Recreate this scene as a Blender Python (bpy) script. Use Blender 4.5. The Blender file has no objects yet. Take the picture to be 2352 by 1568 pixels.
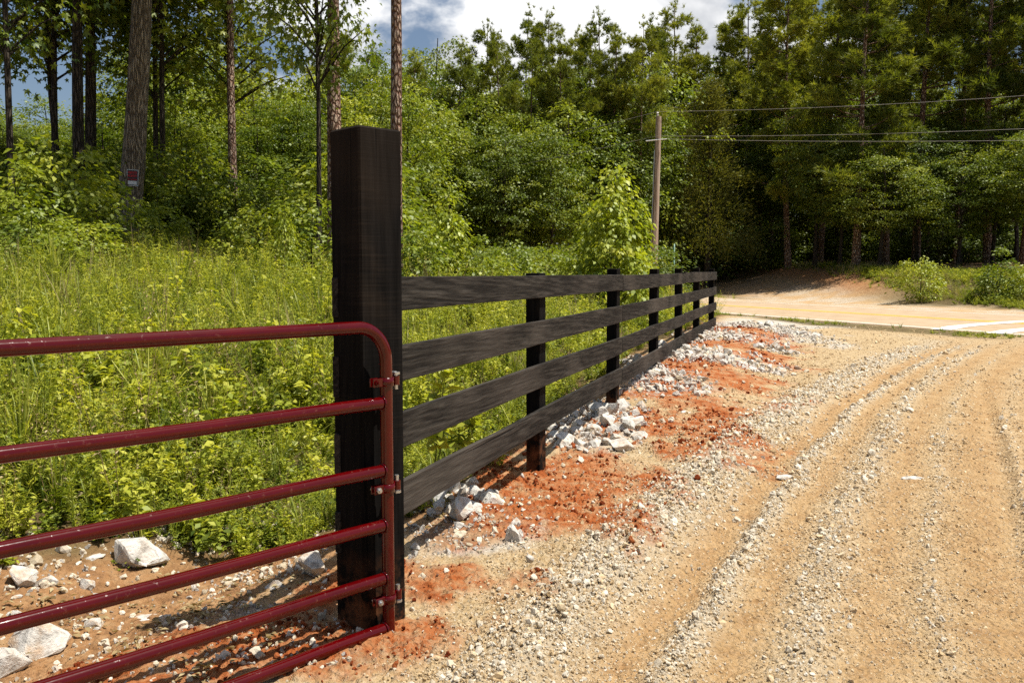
import bpy, bmesh, math, random
import numpy as np
from mathutils import Vector, Matrix, Euler, Quaternion

R = math.radians
random.seed(7)
rng = np.random.default_rng(7)
SC = bpy.context.scene
COL = SC.collection

# ------------------------------------------------------------------ camera
CAM_Z = 1.4
F_PX, CX, CY, W_PX = 2040.0, 1176.0, 784.0, 2352.0
PITCH = math.atan(162 / 2040)
cam_d = bpy.data.cameras.new('camera')
cam_d.sensor_width = 36.0
cam_d.lens = 36.0 * F_PX / W_PX
cam_d.clip_start = 0.05
cam_d.clip_end = 2000.0
cam = bpy.data.objects.new('camera', cam_d)
cam.location = (0, 0, CAM_Z)
cam.rotation_euler = (math.pi / 2 - PITCH, 0, 0)
COL.objects.link(cam)
SC.camera = cam

# ------------------------------------------------------------------ sky, sun, exposure
SUN_BEARING, SUN_EL = 100.0, 66.0
world = bpy.data.worlds.new('World')
SC.world = world
world.use_nodes = True
wt = world.node_tree
wt.nodes.clear()


def wn(kind, **kw):
    n = wt.nodes.new(kind)
    for k, v in kw.items():
        setattr(n, k, v)
    return n


def wmath(op, a, b=None, c=None, clamp=False):
    n = wn('ShaderNodeMath', operation=op, use_clamp=clamp)
    for i, v in enumerate((a, b, c)):
        if v is None:
            continue
        if isinstance(v, (int, float)):
            n.inputs[i].default_value = v
        else:
            wt.links.new(v, n.inputs[i])
    return n.outputs[0]


sky = wn('ShaderNodeTexSky', sky_type='NISHITA')
sky.sun_disc = False
sky.sun_elevation = R(SUN_EL)
sky.sun_rotation = R(SUN_BEARING)
sky.altitude = 100
sky.air_density = 1.0
sky.dust_density = 2.0
sky.ozone_density = 1.5
bg_sky = wn('ShaderNodeBackground')
bg_sky.inputs['Strength'].default_value = 0.07
wt.links.new(sky.outputs[0], bg_sky.inputs['Color'])
tc = wn('ShaderNodeTexCoord')
sep = wn('ShaderNodeSeparateXYZ')
wt.links.new(tc.outputs['Generated'], sep.inputs[0])
dx, dy, dz = sep.outputs
mp = wn('ShaderNodeMapping')
mp.inputs['Location'].default_value = (3.1, 1.7, 0.4)
mp.inputs['Scale'].default_value = (1.0, 1.0, 1.7)
wt.links.new(tc.outputs['Generated'], mp.inputs[0])
n1 = wn('ShaderNodeTexNoise')
n1.inputs['Scale'].default_value = 4.2
n1.inputs['Detail'].default_value = 9
n1.inputs['Roughness'].default_value = 0.55
wt.links.new(mp.outputs[0], n1.inputs['Vector'])
n2 = wn('ShaderNodeTexNoise')
n2.inputs['Scale'].default_value = 7.0
n2.inputs['Detail'].default_value = 7
n2.inputs['Distortion'].default_value = 0.6
wt.links.new(mp.outputs[0], n2.inputs['Vector'])
# one large cumulus bank stands ahead of the camera, to the right of the oak
gx = wmath('MULTIPLY', wmath('SUBTRACT', dx, 0.05), 1 / 0.25)
bump = wmath('POWER', 2.718, wmath('MULTIPLY', wmath('MULTIPLY', gx, gx), -1.0))
bump = wmath('MULTIPLY', bump, wmath('GREATER_THAN', dy, 0.0))
dens = wmath('ADD', n1.outputs[0], wmath('MULTIPLY', bump, 0.37))
mr = wn('ShaderNodeMapRange', interpolation_type='SMOOTHSTEP')
mr.inputs['From Min'].default_value = 0.605
mr.inputs['From Max'].default_value = 0.70
wt.links.new(dens, mr.inputs['Value'])
cr = wn('ShaderNodeValToRGB')
e = cr.color_ramp.elements
e[0].position, e[0].color = 0.36, (0.50, 0.52, 0.56, 1)
e[1].position, e[1].color = 0.56, (0.98, 0.98, 0.98, 1)
wt.links.new(n2.outputs[0], cr.inputs[0])
bg_cl = wn('ShaderNodeBackground')
bg_cl.inputs['Strength'].default_value = 0.80
wt.links.new(cr.outputs[0], bg_cl.inputs['Color'])
mixw = wn('ShaderNodeMixShader')
wt.links.new(mr.outputs[0], mixw.inputs[0])
wt.links.new(bg_sky.outputs[0], mixw.inputs[1])
wt.links.new(bg_cl.outputs[0], mixw.inputs[2])
wo = wn('ShaderNodeOutputWorld')
wt.links.new(mixw.outputs[0], wo.inputs['Surface'])

sun_d = bpy.data.lights.new('sun', 'SUN')
sun_d.energy = 5.0
sun_d.angle = R(0.53)
sun_d.color = (1.0, 0.95, 0.86)
sun = bpy.data.objects.new('sun', sun_d)
sv = Vector((math.sin(R(SUN_BEARING)) * math.cos(R(SUN_EL)), math.cos(R(SUN_BEARING)) * math.cos(R(SUN_EL)), math.sin(R(SUN_EL))))
sun.rotation_euler = sv.to_track_quat('Z', 'Y').to_euler()
sun.location = sv * 60
COL.objects.link(sun)

SC.view_settings.view_transform = 'Standard'
SC.view_settings.look = 'None'
SC.view_settings.gamma = 1.0
SC.view_settings.use_curve_mapping = False
SC.view_settings.exposure = 0.52
SC.render.engine = 'CYCLES'
cy = SC.cycles
cy.max_bounces = 6
cy.diffuse_bounces = 2
cy.glossy_bounces = 2
cy.transmission_bounces = 4
cy.transparent_max_bounces = 4
cy.caustics_reflective = False
cy.caustics_refractive = False
cy.sample_clamp_indirect = 6.0
cy.use_denoising = False

# ------------------------------------------------------------------ pixel-to-world helpers (2352-wide measuring frame)
CP, SP = math.cos(PITCH), math.sin(PITCH)


def ray(px, py):
    u, v = (px - CX) / F_PX, (CY - py) / F_PX
    return u, CP + v * SP, -SP + v * CP


def on_z(px, py, z=0.0):
    x, y, zz = ray(px, py)
    k = (z - CAM_Z) / zz
    return Vector((x * k, y * k, z))


def at_y(px, py, Y):
    x, y, z = ray(px, py)
    k = Y / y
    return Vector((x * k, Y, CAM_Z + z * k))


# ------------------------------------------------------------------ numeric noise
_perm = np.random.default_rng(11).random((512, 512))


def vnoise(x, y, seed=0):
    x = np.asarray(x, float) + seed * 37.13
    y = np.asarray(y, float) + seed * 91.7
    xi, yi = np.floor(x).astype(int), np.floor(y).astype(int)
    fx, fy = x - xi, y - yi
    fx, fy = fx * fx * (3 - 2 * fx), fy * fy * (3 - 2 * fy)
    a = _perm[xi % 512, yi % 512]
    b = _perm[(xi + 1) % 512, yi % 512]
    c = _perm[xi % 512, (yi + 1) % 512]
    d = _perm[(xi + 1) % 512, (yi + 1) % 512]
    return (a * (1 - fx) + b * fx) * (1 - fy) + (c * (1 - fx) + d * fx) * fy


def fbm(x, y, oct=4, seed=0):
    s, a, t = 0, 1.0, 0
    for o in range(oct):
        s = s + a * vnoise(x * 2 ** o, y * 2 ** o, seed + o)
        t += a
        a *= 0.5
    return s / t


def cellbump(x, y, seed=0):
    """rounded lumps, one per lattice cell: 1 at a lump's top, 0 in the joints"""
    x = np.asarray(x, float) + seed * 17.3
    y = np.asarray(y, float) + seed * 5.9
    xi, yi = np.floor(x).astype(int), np.floor(y).astype(int)
    best = np.full(x.shape, 9.0)
    for i in (-1, 0, 1):
        for j in (-1, 0, 1):
            cx, cyy = xi + i, yi + j
            px = cx + 0.15 + 0.7 * _perm[cx % 512, cyy % 512]
            py = cyy + 0.15 + 0.7 * _perm[(cx + 131) % 512, (cyy + 57) % 512]
            rr = 0.35 + 0.45 * _perm[(cx + 71) % 512, (cyy + 201) % 512]
            d = ((x - px) ** 2 + (y - py) ** 2) / rr ** 2
            best = np.minimum(best, d)
    return np.sqrt(np.clip(1 - best, 0, 1))


def sstep(a, b, x):
    t = np.clip((np.asarray(x, float) - a) / (b - a), 0, 1)
    return t * t * (3 - 2 * t)


# ------------------------------------------------------------------ terrain
F0 = np.array([-0.50, 3.98])
FD = np.array([0.314, 0.9494])
FR = np.array([0.9494, -0.314])
FS = [-3.0, -0.6, 2.3, 4.87, 7.3, 9.6, 11.9, 14.4, 18.0]
FG = [0.0, 0.0, -0.03, 0.09, 0.22, 0.25, 0.265, 0.275, 0.2]


def st(x, y):
    return (x - F0[0]) * FD[0] + (y - F0[1]) * FD[1], (x - F0[0]) * FR[0] + (y - F0[1]) * FR[1]


def fence_pt(s, t=0.0):
    return F0[0] + s * FD[0] + t * FR[0], F0[1] + s * FD[1] + t * FR[1]


RN = np.array([0.925, 0.38])
RP = np.array([9.9, 17.2])
RDIR = np.array([-0.38, 0.925])


def qu(x, y):
    return (x - RP[0]) * RN[0] + (y - RP[1]) * RN[1], (x - RP[0]) * RDIR[0] + (y - RP[1]) * RDIR[1]


ROAD_W = 7.0


def path_x(y):
    return np.interp(y, [28, 33, 40, 46, 53, 60, 75], [13.0, 12.5, 12.6, 12.6, 12.0, 11.3, 6.0])


def Hs(x, y):
    """smooth terrain height"""
    x = np.asarray(x, float)
    y = np.asarray(y, float)
    s, t = st(x, y)
    q, u = qu(x, y)
    zd = 0.13 * sstep(5, 17, y)
    g = np.interp(s, FS, FG)
    near = 1 - sstep(0.5, 1.7, t)
    z = zd + (g - zd) * near
    tl = np.clip(-t - 0.7, 0, None)
    bank = 0.148 * np.minimum(tl, 13.5) * sstep(0, 2.5, tl) + 0.05 * np.clip(tl - 13.5, 0, 60)
    bank = bank - 0.10 * np.exp(-((tl - 0.2) / 0.5) ** 2)
    bank = bank * (0.12 + 0.88 * sstep(-1.0, -11.0, q)) * sstep(-2.0, 3.5, y + 0.25 * np.clip(tl, 0, 10))
    z = z + np.where(t < -0.2, bank, 0) * sstep(-0.3, -1.0, t)
    # across the road
    far = 0.15 + 1.15 * sstep(9, 18, q) + 0.04 * np.clip(q - 18, 0, 80)
    pr = x - path_x(y)
    inp = np.exp(-(pr / 2.2) ** 2) * sstep(30, 38, y)
    rid = np.exp(-((pr - 4.0) / 1.8) ** 2) * sstep(34, 42, y) * (1 - sstep(52, 62, y))
    far = far - 0.15 * inp + 0.35 * rid
    k = sstep(7.5, 9.5, q)
    z = z * (1 - k) + far * k
    rm = sstep(-1.2, -0.2, q) * (1 - sstep(7.2, 8.0, q))
    z = z * (1 - rm) + 0.145 * rm
    return z


TA, TB, TC = -0.853, 0.3564, 0.01263


def trackw(x, y):
    yy = np.clip(y, 0, 16)
    return (x - (TA + TB * yy + TC * yy * yy)) * 0.89


def trackw2(x, y):
    return (x - (2.82 + 0.515 * (y - 4.94) - 0.004 * (y - 4.94) ** 2)) * 0.89


# red clay patches: measured centres on the ground, radius across and along
def patch(px, py, rx, ry, z=0.05):
    c = on_z(px, py, z)
    a = on_z(px + rx, py, z)
    b = on_z(px, py - ry, z)
    b2 = on_z(px, py + ry, z)
    return c.x, (b.y + b2.y) / 2, a.x - c.x, (b.y - b2.y) / 2


REDS = [patch(*a) for a in [
    (1330, 1095, 150, 62, 0.0), (1260, 1150, 120, 60, 0.0), (1425, 1195, 75, 62, 0.0), (1500, 1110, 70, 48, 0.0),
    (1545, 925, 105, 42), (1500, 985, 90, 32), (1655, 985, 62, 48), (1560, 1030, 60, 35),
    (1655, 872, 100, 28, 0.12), (1580, 862, 60, 20, 0.15), (1745, 828, 80, 15, 0.1), (1665, 808, 80, 12, 0.15), (1720, 794, 95, 11, 0.12),
    (1700, 770, 80, 9, 0.15), (1640, 752, 50, 7, 0.2), (1030, 1345, 135, 62, 0.0), (930, 1480, 80, 50, 0.0), (1300, 1040, 70, 30),
    (1190, 1085, 90, 45, 0.05), (640, 1490, 220, 60, 0.0), (250, 1560, 160, 40, 0.0), (700, 1400, 80, 60, 0.0)]]
BROWN = [patch(*a) for a in [(450, 1370, 300, 70, 0.0), (120, 1420, 200, 90, 0.0), (650, 1310, 160, 60, 0.0), (1020, 1210, 130, 70, 0.0),
                             (1330, 960, 120, 60, 0.05), (1260, 860, 120, 40, 0.1), (1420, 830, 80, 30, 0.15)]]
WHITES = [patch(*a) for a in [(1060, 1240, 150, 60, 0.0), (1360, 985, 130, 55), (1530, 890, 110, 26, 0.12), (1640, 832, 130, 18, 0.15),
                              (1680, 782, 120, 12, 0.17), (1740, 752, 110, 10, 0.18), (1780, 742, 120, 9, 0.15), (1820, 775, 60, 20, 0.1), (560, 1410, 160, 30, 0.0)]]


def blob(x, y, lst, wob, soft=0.35):
    m = np.zeros(np.shape(x))
    for cx, cyy, rx, ry in lst:
        d = np.sqrt(((x - cx) / rx) ** 2 + ((y - cyy) / ry) ** 2) + wob
        m = np.maximum(m, 1 - sstep(1 - soft, 1 + soft, d))
    return m


def zones(x, y):
    """0-1 masks of what the ground is made of"""
    s, t = st(x, y)
    q, u = qu(x, y)
    w = trackw(x, y)
    wob = (fbm(x * 2.2, y * 2.2, 4, 3) - 0.5) * 2.3
    wob2 = (fbm(x * 9, y * 9, 3, 5) - 0.5) * 1.2
    red = blob(x, y, REDS, wob + wob2 - 0.1, 0.5)
    brown = np.maximum(blob(x, y, BROWN, wob), (1 - sstep(-0.6, -0.05, t + wob * 0.3)) * (y < 40))
    white = blob(x, y, WHITES, wob + wob2 * 0.5)
    wn_ = w + (fbm(x * 1.5, y * 1.5, 3, 9) - 0.5) * 0.12
    band = np.maximum.reduce([np.exp(-((wn_ - 0.02) / 0.13) ** 2), np.exp(-((wn_ - 0.36) / 0.10) ** 2) * 0.8,
                              np.exp(-((wn_ - 0.82) / 0.16) ** 2) * 0.8, np.exp(-((wn_ - 1.28) / 0.24) ** 2) * 0.85, np.exp(-((wn_ - 1.77) / 0.22) ** 2) * 0.8, np.exp(-((wn_ - 2.4) / 0.35) ** 2) * 0.75])
    ridge = np.maximum.reduce([np.exp(-((wn_ - 0.195) / 0.055) ** 2) * 0.85, np.exp(-((wn_ - 0.58) / 0.09) ** 2) * 0.4,
                               np.exp(-((wn_ + 0.38) / 0.22) ** 2), np.exp(-((wn_ - 1.04) / 0.04) ** 2) * 0.16, np.exp(-((wn_ - 1.52) / 0.05) ** 2) * 0.10, np.exp(-((wn_ - 2.0) / 0.05) ** 2) * 0.18])
    fade = 1 - sstep(13, 19, y)
    drv = sstep(0.5, 1.0, t + 0.0 * s) * (1 - sstep(-0.8, 0.1, q))
    nearside = (1 - sstep(-0.2, 0.4, q))
    return dict(red=red * nearside, brown=brown, white=white * nearside, band=band * fade, ridge=ridge * fade, drv=drv, q=q, u=u, s=s, t=t, w=w)


def Hfull(x, y, z=None):
    x = np.asarray(x, float)
    y = np.asarray(y, float)
    if z is None:
        z = zones(x, y)
    h = Hs(x, y)
    off = (1 - sstep(-0.6, -0.1, z['q']) * (1 - sstep(7.2, 8.2, z['q'])))
    nr = (1 - sstep(6, 16, y)) * sstep(-20, -5, y)
    h = h + off * (0.02 * (fbm(x * 1.1, y * 1.1, 4, 1) - 0.5) * (1 + 3 * sstep(9, 12, z['q'])))
    lump = 0.4 * cellbump(x * 21, y * 21, 1) + 0.35 * cellbump(x * 34, y * 34, 2) + 0.25 * cellbump(x * 58, y * 58, 4)
    amp = 0.013 + 0.022 * z['ridge'] + 0.010 * z['red'] + 0.008 * (1 - z['drv']) - 0.006 * z['band'] * (1 - z['ridge'])
    h = h + off * nr * amp * (lump * (0.55 + 0.9 * fbm(x * 5, y * 5, 2, 6)))
    h = h + off * nr * 0.035 * np.exp(-((z['w'] + 0.36) / 0.2) ** 2) * sstep(0.5, 1.0, z['t'])
    h = h + off * nr * (0.022 * z['ridge'] - 0.012 * z['band'] * (1 - 0.7 * sstep(0.5, 0.8, z['w'])) + 0.026 * z['red'] * fbm(x * 6, y * 6, 4, 8))
    # tyre tread bars pressed across the tracks
    tr = np.maximum(np.exp(-((z['w'] - 0.36) / 0.12) ** 2), np.exp(-((z['w'] - 1.3) / 0.4) ** 2))
    along = y * 0.9 + x * 0.45 + 0.35 * np.abs(((z['w'] * 3.2) % 1.0) - 0.5)
    h = h + off * nr * tr * 0.0045 * np.tanh(2.5 * np.sin(along * 2 * math.pi / 0.085)) * sstep(0.35, 0.6, fbm(x * 2, y * 2, 3, 15))
    w2 = trackw2(x, y)
    h = h + off * nr * (0.02 * np.exp(-((w2 - 0.10) / 0.03) ** 2) - 0.018 * np.exp(-((w2) / 0.05) ** 2)) * sstep(3.5, 5.5, y)
    return h


# ------------------------------------------------------------------ material helpers
def new_mat(name):
    m = bpy.data.materials.new(name)
    m.use_nodes = True
    m.node_tree.nodes.clear()
    return m


class NT:
    def __init__(s, m):
        s.t = m.node_tree

    def n(s, kind, ins=None, **kw):
        nd = s.t.nodes.new(kind)
        for k, v in kw.items():
            setattr(nd, k, v)
        for k, v in (ins or {}).items():
            s.set(nd.inputs[k], v)
        return nd

    def set(s, sock, v):
        if isinstance(v, bpy.types.NodeSocket):
            s.t.links.new(v, sock)
        elif isinstance(v, bpy.types.Node):
            s.t.links.new(v.outputs[0], sock)
        else:
            if isinstance(v, tuple) and len(v) == 3 and sock.type == 'RGBA':
                v = v + (1,)
            sock.default_value = v

    def noise(s, scale, detail=4, rough=0.55, vec=None, dist=0.0):
        ins = {'Scale': scale, 'Detail': detail, 'Roughness': rough, 'Distortion': dist}
        if vec is not None:
            ins['Vector'] = vec
        return s.n('ShaderNodeTexNoise', ins).outputs[0]

    def ramp(s, fac, stops, interp='LINEAR'):
        nd = s.n('ShaderNodeValToRGB', {0: fac})
        nd.color_ramp.interpolation = interp
        el = nd.color_ramp.elements
        while len(el) < len(stops):
            el.new(0.5)
        for e_, (p, c) in zip(el, stops):
            e_.position = p
            e_.color = c if len(c) == 4 else tuple(c) + (1,)
        return nd.outputs[0]

    def mix(s, fac, a, b, blend='MIX'):
        nd = s.n('ShaderNodeMix', data_type='RGBA', blend_type=blend)
        s.set(nd.inputs[0], fac)
        s.set(nd.inputs[6], a)
        s.set(nd.inputs[7], b)
        return nd.outputs[2]

    def math(s, op, a, b=None, clamp=False):
        nd = s.n('ShaderNodeMath', operation=op, use_clamp=clamp)
        s.set(nd.inputs[0], a)
        if b is not None:
            s.set(nd.inputs[1], b)
        return nd.outputs[0]

    def coord(s, scale=(1, 1, 1), kind='Object', rot=(0, 0, 0)):
        tcn = s.n('ShaderNodeTexCoord')
        m_ = s.n('ShaderNodeMapping', {0: tcn.outputs[kind], 'Scale': scale, 'Rotation': rot})
        return m_.outputs[0]

    def attr(s, name):
        return s.n('ShaderNodeAttribute', attribute_name=name).outputs['Fac']

    def bump(s, h, strength=0.5, dist=0.01):
        return s.n('ShaderNodeBump', {'Height': h, 'Strength': strength, 'Distance': dist}).outputs[0]

    def principled(s, color, rough=0.8, normal=None, **kw):
        ins = {'Base Color': color, 'Roughness': rough}
        ins.update(kw)
        p = s.n('ShaderNodeBsdfPrincipled', ins)
        if normal is not None:
            s.set(p.inputs['Normal'], normal)
        o = s.n('ShaderNodeOutputMaterial')
        s.t.links.new(p.outputs[0], o.inputs[0])
        return p


def mat_leaf(name, c_dark, c_mid, c_light, transl=0.38, gloss=0.10, vary=0.25, rough=0.5):
    m = new_mat(name)
    t = NT(m)
    rnd = t.attr('rnd')
    oi = t.n('ShaderNodeObjectInfo').outputs['Random']
    fac = t.math('ADD', rnd, t.math('MULTIPLY', t.math('SUBTRACT', oi, 0.5), vary), clamp=True)
    c = t.ramp(fac, [(0.0, c_dark), (0.5, c_mid), (1.0, c_light)])
    d = t.n('ShaderNodeBsdfDiffuse', {'Color': c})
    tc_ = t.mix(1.0, c, (1.25, 1.25, 0.55), 'MULTIPLY')
    tr = t.n('ShaderNodeBsdfTranslucent', {'Color': tc_})
    mx = t.n('ShaderNodeMixShader', {0: transl, 1: d.outputs[0], 2: tr.outputs[0]})
    g = t.n('ShaderNodeBsdfGlossy', {'Color': (0.7, 0.75, 0.6), 'Roughness': rough})
    mx2 = t.n('ShaderNodeMixShader', {0: gloss, 1: mx.outputs[0], 2: g.outputs[0]})
    o = t.n('ShaderNodeOutputMaterial')
    t.t.links.new(mx2.outputs[0], o.inputs[0])
    return m


# ---- ground
def make_ground_mat():
    m = new_mat('ground_earth')
    t = NT(m)
    co = t.coord()
    big = t.noise(0.9, 5, 0.6, co)
    mid = t.noise(7.0, 6, 0.65, co)
    fine = t.noise(45.0, 5, 0.7, co)
    vor = t.n('ShaderNodeTexVoronoi', {'Vector': co, 'Scale': 38.0}).outputs['Distance']
    vor2 = t.n('ShaderNodeTexVoronoi', {'Vector': co, 'Scale': 11.0})
    red, brown, white, band, ridge, veg, frs, apron = [t.attr(a) for a in ('red', 'brown', 'white', 'band', 'ridge', 'veg', 'forest', 'apron')]
    tan = t.ramp(mid, [(0.25, (0.32, 0.20, 0.088)), (0.5, (0.46, 0.325, 0.165)), (0.75, (0.56, 0.43, 0.26))])
    tan = t.mix(t.math('MULTIPLY', t.ramp(fine, [(0.45, (0, 0, 0)), (0.62, (1, 1, 1))]), 0.4), tan, (0.66, 0.57, 0.42))
    trk = t.ramp(mid, [(0.3, (0.34, 0.175, 0.065)), (0.7, (0.50, 0.31, 0.135))])
    c = t.mix(t.math('MULTIPLY', band, 0.75), tan, trk)
    grey = t.ramp(fine, [(0.3, (0.34, 0.28, 0.20)), (0.7, (0.64, 0.57, 0.45))])
    c = t.mix(t.math('MULTIPLY', ridge, 0.8), c, grey)
    wht = t.ramp(fine, [(0.3, (0.36, 0.33, 0.28)), (0.65, (0.66, 0.63, 0.56))])
    c = t.mix(t.math('MULTIPLY', white, 0.8), c, wht)
    brn = t.ramp(mid, [(0.3, (0.17, 0.075, 0.030)), (0.5, (0.34, 0.165, 0.066)), (0.72, (0.44, 0.27, 0.13))])
    c = t.mix(t.math('MULTIPLY', brown, 0.85), c, brn)
    rd = t.ramp(mid, [(0.25, (0.20, 0.040, 0.011)), (0.46, (0.38, 0.108, 0.030)), (0.62, (0.44, 0.20, 0.085)), (0.75, (0.52, 0.34, 0.18))])
    c = t.mix(t.math('MULTIPLY', red, t.ramp(t.noise(9.0, 6, 0.7, co), [(0.36, (0.35, 0.35, 0.35)), (0.5, (1, 1, 1))])), c, rd)
    vg = t.ramp(mid, [(0.3, (0.09, 0.06, 0.03)), (0.6, (0.15, 0.115, 0.05)), (0.8, (0.20, 0.17, 0.07))])
    c = t.mix(veg, c, vg)
    ap = t.ramp(mid, [(0.3, (0.42, 0.33, 0.22)), (0.6, (0.56, 0.47, 0.36)), (0.8, (0.62, 0.55, 0.45))])
    ap = t.mix(t.ramp(big, [(0.45, (0, 0, 0)), (0.6, (1, 1, 1))]), ap, (0.50, 0.33, 0.17))
    c = t.mix(apron, c, ap)
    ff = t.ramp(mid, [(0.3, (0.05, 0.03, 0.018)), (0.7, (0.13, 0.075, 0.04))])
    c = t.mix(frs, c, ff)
    hgt = t.math('ADD', t.math('MULTIPLY', mid, 0.6), t.math('ADD', t.math('MULTIPLY', fine, 0.5), t.math('MULTIPLY', vor, -0.35)))
    t.principled(c, 0.95, t.bump(hgt, 1.0, 0.05), **{'Specular IOR Level': 0.1})
    return m


M = {}
M['ground'] = make_ground_mat()


def simple_noise_mat(name, stops, scale=8.0, rough=0.85, bump=0.4, bdist=0.01, coords=(1, 1, 1), detail=6, vary=0.0, spec=0.3, kind='Object'):
    m = new_mat(name)
    t = NT(m)
    co = t.coord(coords, kind)
    n_ = t.noise(scale, detail, 0.62, co)
    f2 = t.noise(scale * 6, 4, 0.6, co)
    fac = n_
    if vary:
        oi = t.n('ShaderNodeObjectInfo').outputs['Random']
        fac = t.math('ADD', n_, t.math('MULTIPLY', t.math('SUBTRACT', oi, 0.5), vary), clamp=True)
    c = t.ramp(fac, stops)
    h = t.math('ADD', n_, t.math('MULTIPLY', f2, 0.5))
    t.principled(c, rough, t.bump(h, bump, bdist), **{'Specular IOR Level': spec})
    return m


M['road'] = simple_noise_mat('road_chipseal', [(0.3, (0.34, 0.245, 0.15)), (0.55, (0.43, 0.315, 0.20)), (0.75, (0.48, 0.365, 0.24))], 2.5, 0.9, 0.5, 0.01)
M['yellow'] = simple_noise_mat('paint_yellow', [(0.3, (0.60, 0.36, 0.04)), (0.6, (0.78, 0.50, 0.05))], 9, 0.7, 0.2)
M['white'] = simple_noise_mat('paint_white', [(0.3, (0.60, 0.54, 0.44)), (0.55, (0.80, 0.77, 0.70))], 9, 0.7, 0.2)
M['clod'] = simple_noise_mat('clod_tan', [(0.2, (0.44, 0.30, 0.15)), (0.5, (0.58, 0.43, 0.25)), (0.85, (0.70, 0.57, 0.38))], 30, 0.95, 0.6, 0.006, vary=0.6, spec=0.1)
M['clodgrey'] = simple_noise_mat('clod_grey', [(0.2, (0.46, 0.38, 0.26)), (0.5, (0.64, 0.55, 0.41)), (0.85, (0.78, 0.71, 0.59))], 30, 0.95, 0.6, 0.006, vary=0.6, spec=0.1)
M['clodpale'] = simple_noise_mat('clod_pale', [(0.2, (0.48, 0.40, 0.28)), (0.5, (0.66, 0.58, 0.45)), (0.85, (0.78, 0.72, 0.60))], 30, 0.95, 0.6, 0.006, vary=0.5, spec=0.1)
M['clodred'] = simple_noise_mat('clod_red', [(0.2, (0.13, 0.024, 0.007)), (0.5, (0.26, 0.058, 0.016)), (0.85, (0.38, 0.13, 0.045))], 30, 0.95, 0.6, 0.006, vary=0.6, spec=0.1)


def make_stone_mat():
    m = new_mat('stone_quartz')
    t = NT(m)
    co = t.coord()
    oi = t.n('ShaderNodeObjectInfo').outputs['Random']
    co2 = t.n('ShaderNodeVectorMath', {0: co, 1: t.n('ShaderNodeCombineXYZ', {0: t.math('MULTIPLY', oi, 40.0)}).outputs[0]}, operation='ADD').outputs[0]
    n_ = t.noise(5.0, 7, 0.65, co2, 0.4)
    f_ = t.noise(34.0, 5, 0.65, co2)
    c = t.ramp(n_, [(0.28, (0.22, 0.20, 0.18)), (0.42, (0.48, 0.46, 0.41)), (0.56, (0.65, 0.62, 0.56)), (0.8, (0.76, 0.73, 0.67))])
    st_ = t.ramp(t.noise(3.2, 5, 0.6, co2), [(0.44, (0, 0, 0)), (0.66, (1, 1, 1))])
    c = t.mix(t.math('MULTIPLY', st_, t.math('ADD', 0.15, t.math('MULTIPLY', oi, 0.8))), c, (0.46, 0.29, 0.15))
    c = t.mix(t.ramp(f_, [(0.30, (0.5, 0.5, 0.5)), (0.42, (0, 0, 0))]), c, (0.22, 0.20, 0.18))
    t.principled(c, 0.75, t.bump(t.math('ADD', n_, t.math('MULTIPLY', f_, 0.4)), 0.7, 0.02), **{'Specular IOR Level': 0.35})
    return m


M['stone'] = make_stone_mat()


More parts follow.
